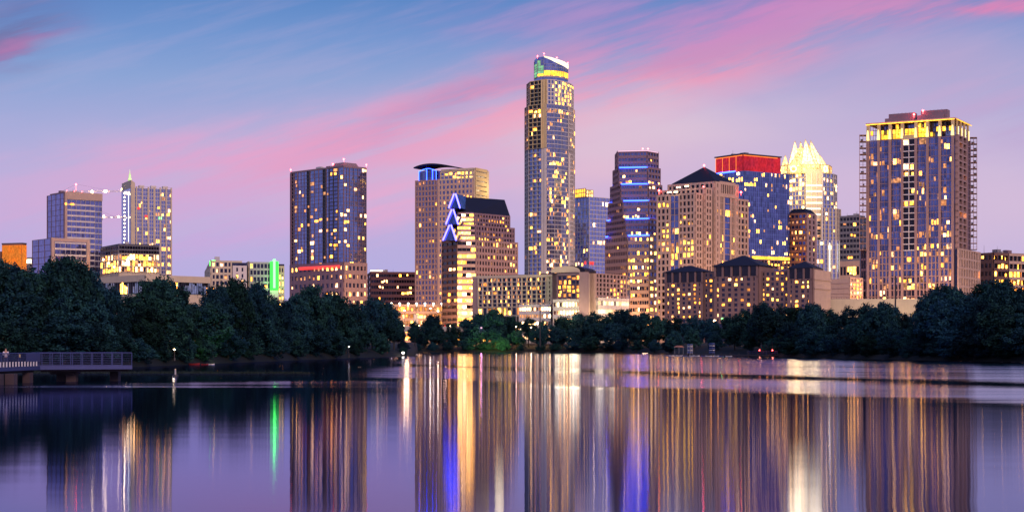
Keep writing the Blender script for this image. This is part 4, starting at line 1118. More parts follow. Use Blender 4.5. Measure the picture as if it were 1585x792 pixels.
for k in range(5):
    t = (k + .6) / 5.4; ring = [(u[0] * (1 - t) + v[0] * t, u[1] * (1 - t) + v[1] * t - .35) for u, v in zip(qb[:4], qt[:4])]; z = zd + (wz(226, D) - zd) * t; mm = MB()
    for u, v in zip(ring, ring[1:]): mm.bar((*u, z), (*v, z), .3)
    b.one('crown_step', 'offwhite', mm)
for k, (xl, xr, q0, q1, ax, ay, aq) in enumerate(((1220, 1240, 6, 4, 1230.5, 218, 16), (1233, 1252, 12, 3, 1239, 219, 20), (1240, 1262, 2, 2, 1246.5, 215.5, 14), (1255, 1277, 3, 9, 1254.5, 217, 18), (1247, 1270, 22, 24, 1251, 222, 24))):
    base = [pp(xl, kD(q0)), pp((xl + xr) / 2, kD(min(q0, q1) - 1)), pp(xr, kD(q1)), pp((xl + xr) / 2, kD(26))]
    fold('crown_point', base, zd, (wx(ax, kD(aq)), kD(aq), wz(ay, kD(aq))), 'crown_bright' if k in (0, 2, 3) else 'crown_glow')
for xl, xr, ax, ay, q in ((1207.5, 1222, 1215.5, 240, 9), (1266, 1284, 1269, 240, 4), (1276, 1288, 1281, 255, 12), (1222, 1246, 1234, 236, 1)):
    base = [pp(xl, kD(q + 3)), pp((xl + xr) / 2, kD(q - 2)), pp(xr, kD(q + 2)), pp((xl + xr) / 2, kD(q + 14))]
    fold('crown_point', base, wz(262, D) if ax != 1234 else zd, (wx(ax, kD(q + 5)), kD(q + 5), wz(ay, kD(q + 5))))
b.done()
for px, py in ((1230, 262), (1262, 262), (1240, 300)): point_lamp('crown_flood', b.root, (wx(px, D - 14), D - 14, wz(py, D)), 12000, (1, .72, .34), 5)

# --- red-brown tower in front of it
D = 1020
f = foot(1219, 1248, 1263, D, 55)
b = Bld('red_brick_tower', 'narrow red-brick block with orange windows below the glowing crowned tower', 'building', (*ctr(f), Z0))
zt = wz(332, D); b.part('glazing', 'g_dark').prism(f, Z0, zt)
facade(b, f[0], f[1], Z0, zt, 24, 5, 'brick', pier=.12, span=.42, dep=.5, lit=lights(.4, ('orange', 'amber', 'warm', 'dim'), seed=200), dark='g_navy')
facade(b, f[1], f[2], Z0, zt, 24, 2, 'pinktan', pier=.4, span=.35, dep=.5, lit=lights(.25, ('amber', 'warm'), seed=201))
b.part('roof', 'slate').loft(inset(f, 1.02), zt + .9, inset(f, .6), wz(322, D))
b.done()

# --- grey block
D = 1100
f = foot(1300, 1331, 1346, D, 55)
b = Bld('grey_office_block', 'dim grey block with warm lower floors, half hidden by the large tower on the right', 'building', (*ctr(f), Z0))
zt = wz(336, D); b.part('glazing', 'g_smoke').prism(f, Z0, zt)
facade(b, f[0], f[1], wz(412, D), zt, 9, 6, 'grey', pier=.15, span=.45, dep=.4, lit=lights(.12, ('amber', 'dim'), seed=205, rows={7: .5}))
facade(b, f[0], f[1], Z0, wz(412, D), 5, 6, 'tan', 'lower_wall', pier=.15, span=.45, dep=.5, lit=lights(.7, ('amber', 'warm', 'orange'), seed=206))
b.part('roof_house', 'grey').prism(inset(f, .5), zt + .5, zt + 2); clutter(b, f, zt + .5, 6, 5, .8)
b.done()

# --- riverside hotel with three hip roofs
D = 700
f = foot(1029, 1258, 1283.5, D, 60)
b = Bld('hip_roofed_hotel', 'long brown hotel under three dark hip roofs, many windows glowing amber', 'building', (*ctr(f), Z0))
zt = wz(420, D); d, L = unit2(f[0], f[1]); dr, Lr = unit2(f[1], f[2])
b.part('glazing', 'g_dark').prism(f, Z0, zt)
hm = ('amber', 'amber', 'warm', 'orange', 'pale')
zlo = wz(500, D)
NFH = 9


def pav(a, c, out, deep, ye, ya, nb, seed, p):
    q = bay(f[0], f[1], a, c, out, deep); Dq = q[0][1]
    zt_ = wz(ye, (q[0][1] + q[1][1]) / 2)
    b.part('glazing', 'g_dark').prism(q, Z0, zt_)
    zs_ = zt_ - 5.2
    facade(b, q[0], q[1], zlo, zs_, 9, nb, 'hotelwall', pier=.5, span=.42, dep=.45, lit=lights(p, hm, seed=seed, run=.05), dark='g_dark')
    facade(b, q[0], q[1], zs_, zt_, 1, max(3, nb - 2), 'hotelwall', 'loggia_wall', pier=.22, span=.12, dep=.45, lit=lights(.34 if nb < 7 else 0.0, hm, seed=seed + 1), dark='g_smoke', topband=False)
    dd, LL = unit2(q[1], q[2]); b.part('side_wall', 'hotelwall', a).prism([at(q[1], dd, .1, .05), at(q[1], dd, .1, .4), at(q[2], dd, 0, .4), at(q[2], dd, 0, .05)], Z0, zt_)
    roof = inset(q, 1.07)
    cx_, cy_ = ctr(q); ridge = [(cx_ + (x - cx_) * .06, cy_ + (y - cy_) * .06) for x, y in q]
    zp_ = wz(ya, cy_)
    mm = MB(); mm.prism(inset(q, 1.09), zt_, zt_ + .35); mm.loft(roof, zt_ + .35, ridge, zp_); b.one('roof', 'slate', mm)


facade(b, onface(f[0], f[1], 1089), onface(f[0], f[1], 1113), zlo, zt, 10, 3, 'hotelwall', pier=.5, span=.42, dep=.4, lit=lights(.5, hm, seed=211, run=0), dark='g_dark')
facade(b, onface(f[0], f[1], 1178), onface(f[0], f[1], 1222), zlo, zt, 10, 6, 'hotelwall', pier=.46, span=.42, dep=.4, lit=lights(.45, hm, seed=212, run=0), dark='g_dark')
pav(1031, 1090, 1.0, 12, 421.5, 411, 7, 213, .42)
pav(1110, 1178, 3.2, 15, 412, 395.5, 7, 214, .36)
pav(1221, 1258.5, 1.2, 11, 415.5, 404.5, 4, 215, .5)
b.part('side_wall', 'tan').prism([at(f[1], dr, .4, .1), at(f[1], dr, .4, .7), at(f[2], dr, 0, .7), at(f[2], dr, 0, .1)], Z0, wz(417, D))
c = at(f[1], dr, Lr / 2, .85)
for yy in (432, 446): b.part('string_course', 'tan').box((c[0], c[1], wz(yy, D)), dr, Lr / 2, .18, .18)
b.done()
for px, dd_ in ((1060, -14), (1120, -14), (1180, -14), (1272, -12)): point_lamp('garden_flood', b.root, (wx(px, 704 + dd_), 704 + dd_ + (1258 - px) * .1, 9), 1500, (1, .55, .3), 1)

# --- pinkish lit low building and retaining wall
D = 780
f = foot(1281, 1314, 1334, D, 50)
b = Bld('pink_lit_annex', 'low peach-lit annex right of the hip-roofed hotel', 'building', (*ctr(f), Z0))
zt = wz(431, D); b.part('wall', 'tan').prism(f, Z0, zt)
facade(b, f[1], f[2], wz(470, D), zt, 6, 4, 'tan', 'gallery', pier=.2, span=.4, dep=.6, lit=lights(.8, ('amber', 'warm', 'pale'), seed=220))
d, L = unit2(f[0], f[1])
for k in range(4): q = at(f[0], d, L * .55, .08); b.part('joint', 'pinktan').box((q[0], q[1], wz(438 + 8 * k, D)), d, L * .44, .06, .12)
b.done(); point_lamp('annex_flood', b.root, (wx(1300, 762), 764, 12), 3800, (1, .55, .38), 1)
D = 720
b = Bld('retaining_wall', 'long pale retaining wall glowing yellow below the large right-hand tower', 'wall', (wx(1370, D), D, Z0))
a0, a1 = pp(1283, D + 6), pp(1440, D); d, L = unit2(a0, a1)
c = at(a0, d, L / 2); b.part('wall', 'cream').box((c[0], c[1], (wz(462, D) + Z0) / 2), d, L / 2, .5, (wz(462, D) - Z0) / 2)
for k in range(40): q = at(a0, d, L * k / 40, .2); b.part('railing', 'darkmetal').bar((q[0], q[1], wz(462, D)), (q[0], q[1], wz(459, D)), .05)
b.part('railing', 'darkmetal').bar((*at(a0, d, 0, .2), wz(459, D)), (*at(a1, d, 0, .2), wz(459, D)), .06)
b.done()
for px in (1350, 1395, 1420): point_lamp('wall_flood', b.root, (wx(px, 704), 706, 9.5), 2600, (1, .72, .25), .6)

# --- large residential tower at right
D = 800
f = foot(1341, 1478, 1501, D, 60)
b = Bld('gold_crowned_tower', 'massive blue glass and tan-pier tower on the right, crown lit gold', 'building', (*ctr(f), Z0))
zt, zc, zl = wz(210, D), wz(184.5, D), wz(386, D)
d, L = unit2(f[0], f[1]); dr, Lr = unit2(f[1], f[2])
b.part('glazing', 'g_deep').prism(f, Z0, zt)
pxs_ = [1344, 1360.5, 1378, 1397, 1418, 1436, 1455, 1475]
PT = [onface(f[0], f[1], q) for q in pxs_]
NU, NL = 18, 14
fhU = (zt - zl) / NU
warmset = ('warm', 'amber', 'pale', 'warm')
rowsets = [{15: .25, 14: .9, 12: .2, 5: .1, 2: .9, 9: .1, 16: .1}, {15: .2, 14: .6, 5: .1, 2: .8, 16: .3, 9: .3}, {14: .6, 9: .1, 6: .4, 2: .3}, {13: .8, 9: .6}, {12: .5, 2: .7, 0: .8, 9: .2}, {2: .6, 0: .6, 9: .3}, {9: .5, 2: .7, 0: .5}]
for k in range(7):
    P, Q = PT[k], PT[k + 1]
    if k == 3:
        facade(b, P, Q, zl, zt - .4, NU, 2, 'whitemetal', 'balcony_slab', pier=.07, span=.14, dep=1.0, lit=lights(.02, warmset, rows=rowsets[k], seed=230), dark='g_smoke')
    else:
        facade(b, P, Q, zl, zt - .4, NU, 4, 'pinktan', 'floor_band', pier=.05, span=.09, dep=.16, lit=lights(.09, warmset + ('dim',) * 9, rows=rowsets[k], seed=230 + k, run=.6))
    facade(b, P, Q, Z0, zl, NL, 3, 'pinktan', 'lower_wall', pier=.3 if k != 3 else .1, span=.16, dep=.5, lit=lights(.16, warmset + ('dim', 'dim', 'dim', 'amber'), seed=240 + k, rows={8: .95, 9: .95, 12: .6, 4: .7} if k == 3 else {6: .3, 13: .3, 11: .3}), dark='g_navy')
for k, q in enumerate(PT):
    c = at(q, d, 0, .5); b.part('pier', 'pinktan').box((c[0], c[1], (Z0 + zt) / 2), d, .58, .6, (zt - Z0) / 2)
    # crown columns with uplights
    c = at(q, d, 0, .2); b.part('crown_column', 'gold', k).box((c[0], c[1], (zt + zc) / 2), d, .7, .6, (zc - zt) / 2)
    mm = MB(); c = at(q, d, 0, 1.0); mm.loft([(c[0] - .75, c[1] - .2), (c[0] + .75, c[1] - .2), (c[0] + .75, c[1] + .2), (c[0] - .75, c[1] + .2)], zt + .2, [(c[0] - .25, c[1] - .1), (c[0] + .25, c[1] - .1), (c[0] + .25, c[1] + .1), (c[0] - .25, c[1] + .1)], zt + 5.2)
    b.one('uplight', 'gold_core', mm)
fc = inset(f, .76); b.part('crown_core', 'g_deep').prism(fc, zt, zc - .8)
for k in range(7):
    P, Q = at(PT[k], d, .7, -1.6), at(PT[k + 1], d, -.7, -1.6)
    facade(b, P, Q, zt + .3, zc - .6, 3, 3, 'darkmetal', 'crown_window_frame', vary=False, pier=.1, span=.08, dep=.2, lit=lights(0, ('gold_glow',), rows={0: (.9 if 1 <= k <= 4 else .25), 1: (.9 if k <= 4 else .3), 2: .15}, seed=250 + k))
    if k == 3: c = at(PT[3], d, unit2(PT[3], PT[4])[1] / 2, .6); b.part('crown_balcony', 'gold').box((c[0], c[1], zt + .8), d, 3.0, .5, .9)
for P, Q in ((f[0], f[1]), (f[1], f[2])):
    dd, LL = unit2(P, Q); mm = MB(); mm.bar((*at(P, dd, 0, .9), zc), (*at(Q, dd, 0, .9), zc), .22); b.one('crown_light_line', 'gold_glow', mm)
b.part('crown_roof', 'tan').prism(inset(f, 1.01), zc + .25, zc + .9)
for k in range(4):
    q = at(f[1], dr, Lr * (k + .5) / 4.2, .2); b.part('crown_column', 'gold', 20 + k).box((q[0], q[1], (zt + zc) / 2), dr, .4, .5, (zc - zt) / 2)
    mm = MB(); mm.box((*at(q, dr, 0, .6), zt + 2.4), dr, .3, .15, 2.4); b.one('uplight', 'gold_core', mm)
facade(b, at(f[1], dr, 0, -1), at(f[2], dr, 0, -1), zt + .3, zc - .5, 3, 4, 'darkmetal', 'crown_window_frame', pier=.14, span=.1, dep=.2)
# right face: stacked balconies
facade(b, at(f[1], dr, .6), at(f[1], dr, Lr * .62), zl, zt, NU, 2, 'pinktan', 'balcony_slab', pier=.2, span=.24, dep=1.6, lit=lights(.05, warmset, rows={2: .5, 5: .5}, seed=260), dark='g_navy')
facade(b, at(f[1], dr, Lr * .64), f[2], zl, zt, NU, 2, 'mauve', 'balcony_slab', pier=.2, span=.16, dep=.5, dark='g_navy')
# open balcony frames at both ends
def frame(pa, pb, D0, D1, z0, z1, nf, key):
    m_ = b.part('balcony_frame', 'pinktan', key); r_ = random.Random(key)
    pts = [pp(pa, D0), pp((pa + pb) / 2, D0 + .5), pp(pb, D0), pp(pb, D1), pp(pa, D1)]
    for q in pts: m_.bar((*q, z0), (*q, z1), .16)
    poly = [pts[0], pts[2], pts[3], pts[4]]
    for i in range(nf + 1):
        z = z0 + (z1 - z0) * i / nf; m_.prism(poly, z - .12, z + .12)
        if i < nf:
            for s in (0, 2): m_.bar((*pts[0], z + 1.1), (*pts[2], z + 1.1), .05)
            if r_.random() < .8: b.part('balcony_furniture', 'darkmetal', key).box((*pp(pa + (pb - pa) * r_.uniform(.25, .75), D0 + 1.2), z + .6), (1, 0), r_.uniform(.3, .9), .3, r_.uniform(.3, .5))
xL = f[0]
frame(1330.5, 1341, f[0][1] - 2, f[0][1] + 4, wz(388, 830), wz(212.5, 830), NU, 1)
frame(1501.5, 1512, f[2][1] - 1, f[2][1] + 5, wz(384, 815), wz(209, 815), NU, 2)
lowr = [f[1], f[2], pp(1512, f[2][1] - 1), pp(1514, f[2][1] + 12), (f[1][0] + 2, f[1][1] + 20)]
lw = bay(f[1], f[2], 1478, 1512.5, 1.2, 14); b.part('lower_core', 'g_dark').prism(lw, Z0, zl)
facade(b, lw[0], lw[1], Z0, zl, 10, 9, 'tan', 'lower_side_wall', pier=.4, span=.2, dep=.5, lit=lights(.06, warmset, seed=265), dark=None)
ll = bay(f[0], f[1], 1331, 1342, -2, 10); b.part('lower_core', 'g_dark').prism(ll, Z0, wz(388, 830)); facade(b, ll[0], ll[1], Z0, wz(388, 830), 9, 3, 'plum', 'lower_wall', pier=.15, span=.2, dep=.4, dark='g_smoke')
for k, (a, c, y0) in enumerate(((1371, 1411, 177), (1421, 1462, 172))):
    q = bay(f[0], f[1], a, c, -5, 10); b.part('roof_house', 'mauve', k).prism(q, zc, wz(y0, q[0][1])); q2 = bay(f[0], f[1], a - 5, c - 5, -4, 5); b.part('roof_house', 'mauve', k).prism(q2, zc, wz(y0 + 7, q2[0][1]))
    for s in range(5): t = bay(f[0], f[1], a + 6 + s * 6, a + 6.5 + s * 6, -8, .2)[0]; b.part('antenna', 'darkmetal').bar((*t, wz(y0, q[0][1])), (*t, wz(y0 - 2.5, q[0][1])), .07)
q = bay(f[0], f[1], 1410, 1412, -3, 3)[1]; q3 = bay(f[0], f[1], 1426, 1428, -3, 3)[0]
beacons(b, [(q[0], q[1], wz(178, 815)), (q3[0], q3[1], wz(172, 812))], .5)
b.done()
point_lamp('roof_red', b.root, (*bay(f[0], f[1], 1408, 1414, 0, 3)[1], wz(180, 815)), 420, (1, .08, .2), .5)

# --- low block at right edge
D = 900
f = foot(1512, 1537, 1592, D, 30)
b = Bld('lit_apartment_block', 'brown block at the far right edge with long yellow-lit floors', 'building', (*ctr(f), Z0))
zt = wz(395, D); b.part('glazing', 'g_smoke').prism(f, Z0, zt)
facade(b, f[0], f[1], Z0, zt, 11, 4, 'brown', pier=.3, span=.45, dep=.4, lit=lights(.03, seed=270))
d, L = unit2(f[1], f[2])
facade(b, f[1], at(f[1], d, L * .4), Z0, zt, 11, 4, 'brown', pier=.06, span=.4, dep=.8, lit=lights(.1, ('yellow', 'warm'), rows={10: .2, 9: .9, 7: .97, 8: .9, 6: .8, 5: .9, 4: .95}, seed=271))
facade(b, at(f[1], d, L * .42), f[2], Z0, zt, 11, 5, 'tan', pier=.08, span=.36, dep=.8, lit=lights(.7, ('yellow', 'amber', 'warm'), rows={10: .3}, seed=272))
b.part('roof', 'brown').prism(inset(f, 1.0), zt + .9, zt + 1.6); clutter(b, f, zt + 1.5, 6, 6, .8)
b.done()

rg = random.Random(77)
FACADE_FILLS = [(690, 868, 12, 9000), (722, 862, 12, 9000), (775, 872, 14, 6000), (960, 880, 12, 8000), (1000, 880, 12, 8000), (1045, 806, 14, 8000), (1090, 806, 16, 8000), (1140, 824, 16, 9000), (1230, 1000, 16, 12000),
           (1360, 770, 12, 9000), (1420, 770, 12, 9000), (1470, 770, 12, 8000), (1506, 770, 12, 8000), (1325, 1070, 20, 12000), (500, 970, 12, 8000), (555, 980, 14, 9000), (660, 965, 14, 8000), (845, 1160, 20, 12000)]
for px, D, z, pw in FACADE_FILLS: point_lamp('facade_fill', None, (wx(px, D), D, z), pw * 2.8, (1, .52, .24), 2.5)  # unseen warm lamps without fixtures, added to brighten the facades

# ================================================================== bridge and street lamps
b = Bld('road_bridge', 'road bridge with red tail lights just right of the left bank', 'bridge', (wx(640, 770), 770, 0))
a0, a1 = (wx(560, 775), 775), (wx(735, 790), 790); d, L = unit2(a0, a1); c = at(a0, d, L / 2); zd_ = wz(508, 775)
b.part('deck', 'concrete').box((c[0], c[1], zd_ - .8), d, L / 2, 6, .8)
b.part('parapet', 'concrete').box((*at(a0, d, L / 2, 5.7), zd_ + .5), d, L / 2, .2, .5)
for k in range(5): q = at(a0, d, L * (k + .5) / 5); b.part('pier', 'pier', k).box((q[0], q[1], (zd_ - 1.6) / 2 - .4), (d[1], -d[0]), 5, 1.0, (zd_ - 1.6) / 2 + .4)
for k in range(11): q = at(a0, d, L * (.35 + .045 * k), 5.2); mm = MB(); mm.ball((q[0], q[1], zd_ + 1.3), .28, 6); b.one('tail_light', 'red_line' if k % 3 else 'lamp_warm', mm)
b.done()


def lamp(label, px, py, D, r=.35, mat='lamp_warm', power=0, color=(1, .7, .4), zb=None):
    z = wz(py, D); x = wx(px, D); zb = zb if zb is not None else 2.0
    b = Bld('street_lamp', label, 'street lamp', (x, D, zb), 'lit lamps along the banks')
    b.part('pole', 'darkmetal').bar((x, D, zb), (x, D, z), .09, .06, 6); b.part('base', 'darkmetal').bar((x, D, zb), (x, D, zb + .5), .2, .14, 6)
    m = MB(); m.ball((x, D, z + r * .6), r, 8, sq=.7); b.one('lamp_head', mat, m)
    b.part('cap', 'darkmetal').bar((x, D, z + r * 1.25), (x, D, z + r * 1.6), r * .9, r * .3, 8)
    b.done()
    if power: point_lamp('lamp_light', b.root, (x, D - .5, z), power, color, r)
    return b


lamp('warm lamp glowing low under the left bank trees', 270, 541.5, 272, .24, power=40, zb=.8)
lamp('white lamp at the waterline on the tip of the left bank', 624, 547, 482, .42, 'lamp_white', power=60, zb=.1)
lamp('tiny pale lamp under the trees below the blue glass tower', 540, 537, 402, .18, 'lamp_white', zb=.4)
lamp('small green floodlight among the leaves below the hip-roofed hotel', 1118, 494, 655, .5, 'green_lamp', power=500, color=(.2, 1, .3), zb=3)
lamp('orange garden lamp below the middle hip roof', 1106, 497.5, 660, .6, 'lamp_warm', power=900, color=(1, .4, .15), zb=3)
lamp('warm garden lamp among the trees beneath the cream hotel garage', 822, 507, 760, .3, power=500, zb=3)
lamp('peach garden lamp just left of the garage trees', 799, 506, 756, .28, power=500, color=(1, .5, .25), zb=3)
lamp('pink lamp at the foot of the green-lit tree', 745, 508, 756, .5, 'strip_pink', power=500, color=(1, .3, .6), zb=3)
lamp('tall white street lamp in front of the orange parking structure', 666, 478, 830, .5, 'lamp_white', power=600, zb=4)
lamp('tall warm street lamp left of the stepped office', 678, 482, 845, .5, power=600, zb=4)
lamp('warm street lamp right beside the left bank trees', 626, 481, 850, .5, power=600, zb=4)
# floodlight on the green tree
spot_lamp('tree_flood', (wx(764, 738), 739, 2.5), (wx(766, 758), 760, 12), 24000, (.80, 1, .20))
for px, dd_, pw, cl in ((688, 742, 1200, (1, .4, .2)), (715, 742, 900, (1, .45, .25)), (655, 742, 900, (1, .35, .3))):
    pass

b = Bld('utility_pole', 'tall dark utility pole before the pale retaining wall', 'pole', (wx(1386, 520), 520, 3))
b.part('pole', 'darkmetal').bar((wx(1386, 520), 520, 2.5), (wx(1386, 520), 520, wz(427, 520)), .34, .24, 8)
b.part('crossarm', 'darkmetal').bar((wx(1381, 520), 520, wz(431, 520)), (wx(1391, 520), 520, wz(431, 520)), .08)
b.done()
b = Bld('utility_pole', 'thin dark pole in front of the cream hotel garage', 'pole', (wx(836, 745), 745, 3))
b.part('pole', 'darkmetal').bar((wx(836, 745), 745, 2.5), (wx(836, 745), 745, wz(470, 745)), .3, .2, 8); b.part('crossarm', 'darkmetal').bar((wx(832, 745), 745, wz(473, 745)), (wx(840, 745), 745, wz(473, 745)), .08)
b.done()

# ================================================================== trees
m, n, out = newmat('leaf')
p = n.new('ShaderNodeBsdfPrincipled'); geo = n.new('ShaderNodeNewGeometry'); oi = n.new('ShaderNodeObjectInfo')
a = n.noise(geo.outputs['Position'], .8, 3, .6)
col = n.mix(n.sstep(a, .3, .7), (.004, .017, .030, 1), (.024, .086, .068, 1))
col = n.mix(n.m('MULTIPLY', oi.outputs['Random'], .55), col, (.006, .030, .085, 1))
col = n.v('SCALE', col, None, n.m('ADD', .42, n.m('MULTIPLY', n.m('FRACT', n.m('MULTIPLY', oi.outputs['Random'], 7.3)), .85)))
n.put(p.inputs['Base Color'], col); p.inputs['Roughness'].default_value = .8; p.inputs['Specular IOR Level'].default_value = .06
n.l.new(p.outputs[0], out.inputs[0])


def crown_mesh(seed, nclump, per, low, leaf):
    rg = random.Random(seed); mb = MB(); cz = (1 + low) / 2; hz_ = (1 - low) / 2 * .93
    clumps = []
    lobes = [(rg.uniform(0, 6.28), rg.uniform(.1, .9), rg.uniform(.75, 1.1)) for _ in range(7)]
    tries = 0
    while len(clumps) < nclump and tries < 5000:
        tries += 1
        v = Vector((rg.gauss(0, 1), rg.gauss(0, 1), rg.gauss(0, 1))).normalized()
        r = rg.random() ** .42
        k = .78 + .42 * noise.noise(v * 1.7 + Vector((seed * 3.1, 0, 0)))
        w_ = .5 * k * (1 - .28 * max(0, v.z)) ; q = Vector((v.x * w_ * r, v.y * w_ * r, cz + v.z * hz_ * r * (.86 + .3 * k * .5)))
        clumps.append((q, rg.uniform(.055, .12)))
    for c, r in clumps:
        for _ in range(per):
            v = Vector((rg.gauss(0, 1), rg.gauss(0, 1), rg.gauss(0, .8))); q = c + v.normalized() * r * rg.random() ** .5
            if q.z < low * .7: continue
            nrm = (v.normalized() * .7 + Vector((rg.gauss(0, .6), rg.gauss(0, .6), rg.gauss(.35, .6)))).normalized()
            u = nrm.orthogonal().normalized(); w2 = nrm.cross(u); a = rg.random() * 6.28
            u, w2 = u * math.cos(a) + w2 * math.sin(a), w2 * math.cos(a) - u * math.sin(a)
            s = leaf * rg.uniform(.6, 1.3)
            mb.add([q - u * s, q + w2 * s * .55, q + u * s, q - w2 * s * .55], [(0, 1, 2, 3)])
    return mb.mesh('crown', ['leaf']), clumps


def trunk_mesh(seed, clumps, low):
    rg = random.Random(seed); mb = MB()
    top = Vector((rg.uniform(-.03, .03), rg.uniform(-.03, .03), .62)); fork = Vector((top.x * .4, top.y * .4, max(.16, low * 1.1)))
    mb.bar((0, 0, -.03), fork, .028, .021, 7); mb.bar(fork, top, .021, .008, 6)
    for c, r in rg.sample(clumps, 12):
        s = fork + (top - fork) * rg.uniform(0, .7); mid_ = (s + c) / 2 + Vector((0, 0, -.02)); mb.bar(s, mid_, .011, .007, 5); mb.bar(mid_, c, .007, .003, 5)
    return mb.mesh('trunk', ['bark'])


KINDS_ = [('round-crowned', 1, 95, 85, .20), ('broad uneven', 2, 100, 80, .16), ('narrow tall', 3, 85, 90, .14), ('lumpy spreading', 4, 105, 78, .18), ('ragged open-crowned', 5, 72, 85, .24), ('bushy', 6, 100, 85, .02), ('dense low', 7, 95, 90, .02), ('loose bushy', 8, 80, 90, .03)]
TPL = []
for nm, sd_, nc, per, low in KINDS_:
    cm, cl = crown_mesh(sd_, nc + 25, per + 10, low, .023); TPL.append((nm, cm, trunk_mesh(sd_, cl, low)))


def interp(tab, x):
    for (a, ya), (c, yc) in zip(tab, tab[1:]):
        if a <= x <= c: return ya + (yc - ya) * (x - a) / (c - a)
    return tab[0][1] if x < tab[0][0] else tab[-1][1]


PROFILE_L = [(-60, 408), (0, 405), (40, 408), (80, 402), (108, 391), (122, 393), (140, 424), (160, 432), (180, 446), (208, 457), (225, 440), (250, 423), (272, 438), (298, 466), (320, 444), (345, 425), (370, 438), (395, 436), (420, 450), (445, 457), (480, 440), (500, 444), (530, 458), (548, 470), (575, 459), (600, 468), (615, 488), (628, 522)]
PROFILE_R = [(644, 497), (660, 486), (700, 496), (725, 488), (765, 478), (800, 492), (820, 488), (850, 493), (880, 486), (920, 484), (955, 476), (985, 478), (1010, 488), (1050, 487), (1100, 490), (1130, 484), (1160, 478), (1182, 468), (1210, 468), (1240, 474), (1260, 468), (1290, 480), (1310, 476), (1340, 466), (1362, 464), (1385, 476), (1402, 486), (1425, 478), (1442, 446), (1462, 440), (1482, 447), (1500, 458), (1522, 438), (1545, 431), (1570, 440), (1600, 442), (1660, 445)]
MARKS = [(-99, 48, 'below the small orange-lit block'), (48, 98, 'below the violet office wing'), (98, 160, 'below the tan-framed violet tower'), (160, 222, 'below the unfinished yellow-lit block'), (222, 312, 'in front of the low pale-roofed hall'), (312, 385, 'before the cream hotel with green sign'), (385, 447, 'below the green light strip'), (447, 505, 'under the left half of the blue glass tower'), (505, 568, 'under the right half of the blue glass tower'), (568, 642, 'at the tip of the left bank'),
         (642, 690, 'by the bridge and orange parking structure'), (690, 738, 'below the blue triangle office'), (738, 800, 'before the arched-window hotel wing'), (800, 860, 'under the tallest tower'), (860, 912, 'below the vaulted hotel roof'), (912, 968, 'below the hotel garage right wing'), (968, 1030, 'below the blue-lined office tower'), (1030, 1095, 'under the first hip roof from the left'), (1095, 1150, 'behind the boat dock'), (1150, 1205, 'right of the boat dock'), (1205, 1285, 'under the rightmost hip roof'), (1285, 1345, 'below the peach-lit annex'), (1345, 1400, 'before the pale retaining wall'), (1400, 1450, 'at the left foot of the gold-crowned tower'), (1450, 1512, 'at the right foot of the gold-crowned tower'), (1512, 1800, 'at the right edge below the yellow-lit block')]
TREES = []
rt = random.Random(42)


def plant(px, D, ytop, wfac, kinds, row, zb=None, hmin=3):
    zb = 1.6 if zb is None else zb
    top = wz(ytop, D); h = max(hmin, top - zb); k = rt.choice(kinds)
    wd = h * wfac
    TREES.append(dict(px=px, D=D, z=zb, h=h, w=wd, k=k, row=row, yt=ytop))


x = -50
while x < 622:                       # left bank, back row
    D = shore(x) + rt.uniform(14, 24); plant(x, D, interp(PROFILE_L, x) + rt.uniform(-3, 5), rt.uniform(.72, .95), (0, 1, 2, 3, 4), 'tall back-row', 2.2)
    x += rt.uniform(26, 38)
for px, yt in ((108, 391), (250, 422), (358, 425), (482, 440), (576, 459), (596, 463), (610, 476), (12, 402), (397, 436)): plant(px, shore(px) + rt.uniform(12, 18), yt, .68, (0, 3, 4), 'tall back-row', 2.2)
x = -40
while x < 628:
    D = shore(x) + rt.uniform(6, 12); y = interp(PROFILE_L, x); plant(x, D, y + (555 - y) * rt.uniform(.2, .4), rt.uniform(.85, 1.15), (0, 1, 3, 5, 7), 'mid-height', 1.2)
    x += rt.uniform(28, 42)
x = -45
while x < 634:
    D = shore(x) + rt.uniform(1.5, 4); y = interp(PROFILE_L, x); plant(x, D, y + (560 - y) * rt.uniform(.5, .68), rt.uniform(1.1, 1.5), (5, 6, 7), 'low waterside', .2)
    x += rt.uniform(26, 40)
x = 642
while x < 1640:
    D = shore(x) + rt.uniform(16, 34); plant(x, D, interp(PROFILE_R, x) + rt.uniform(-2, 4), rt.uniform(.8, 1.1), (0, 1, 2, 3, 4), 'tall back-row', 2.2)
    x += rt.uniform(20, 30)
for px, yt in ((764, 477), (1462, 439), (1546, 430), (1182, 467), (1444, 447), (1362, 464), (1256, 468), (668, 484)): plant(px, shore(px) + rt.uniform(10, 16), yt, .8, (0, 3), 'tall back-row', 2.0)
x = 648
while x < 1640:
    D = shore(x) + rt.uniform(6, 13); y = interp(PROFILE_R, x); plant(x, D, y + (548 - y) * rt.uniform(.22, .42), rt.uniform(1.0, 1.3), (0, 1, 3, 5, 7), 'mid-height', 1.2)
    x += rt.uniform(24, 36)
x = 646
while x < 1640:
    D = shore(x) + rt.uniform(1.5, 4); y = interp(PROFILE_R, x)
    if not 1040 < x < 1195: plant(x, D, y + (553 - y) * rt.uniform(.5, .7), rt.uniform(1.3, 1.9), (5, 6, 7), 'low waterside', .2, 2)
    x += rt.uniform(22, 32)

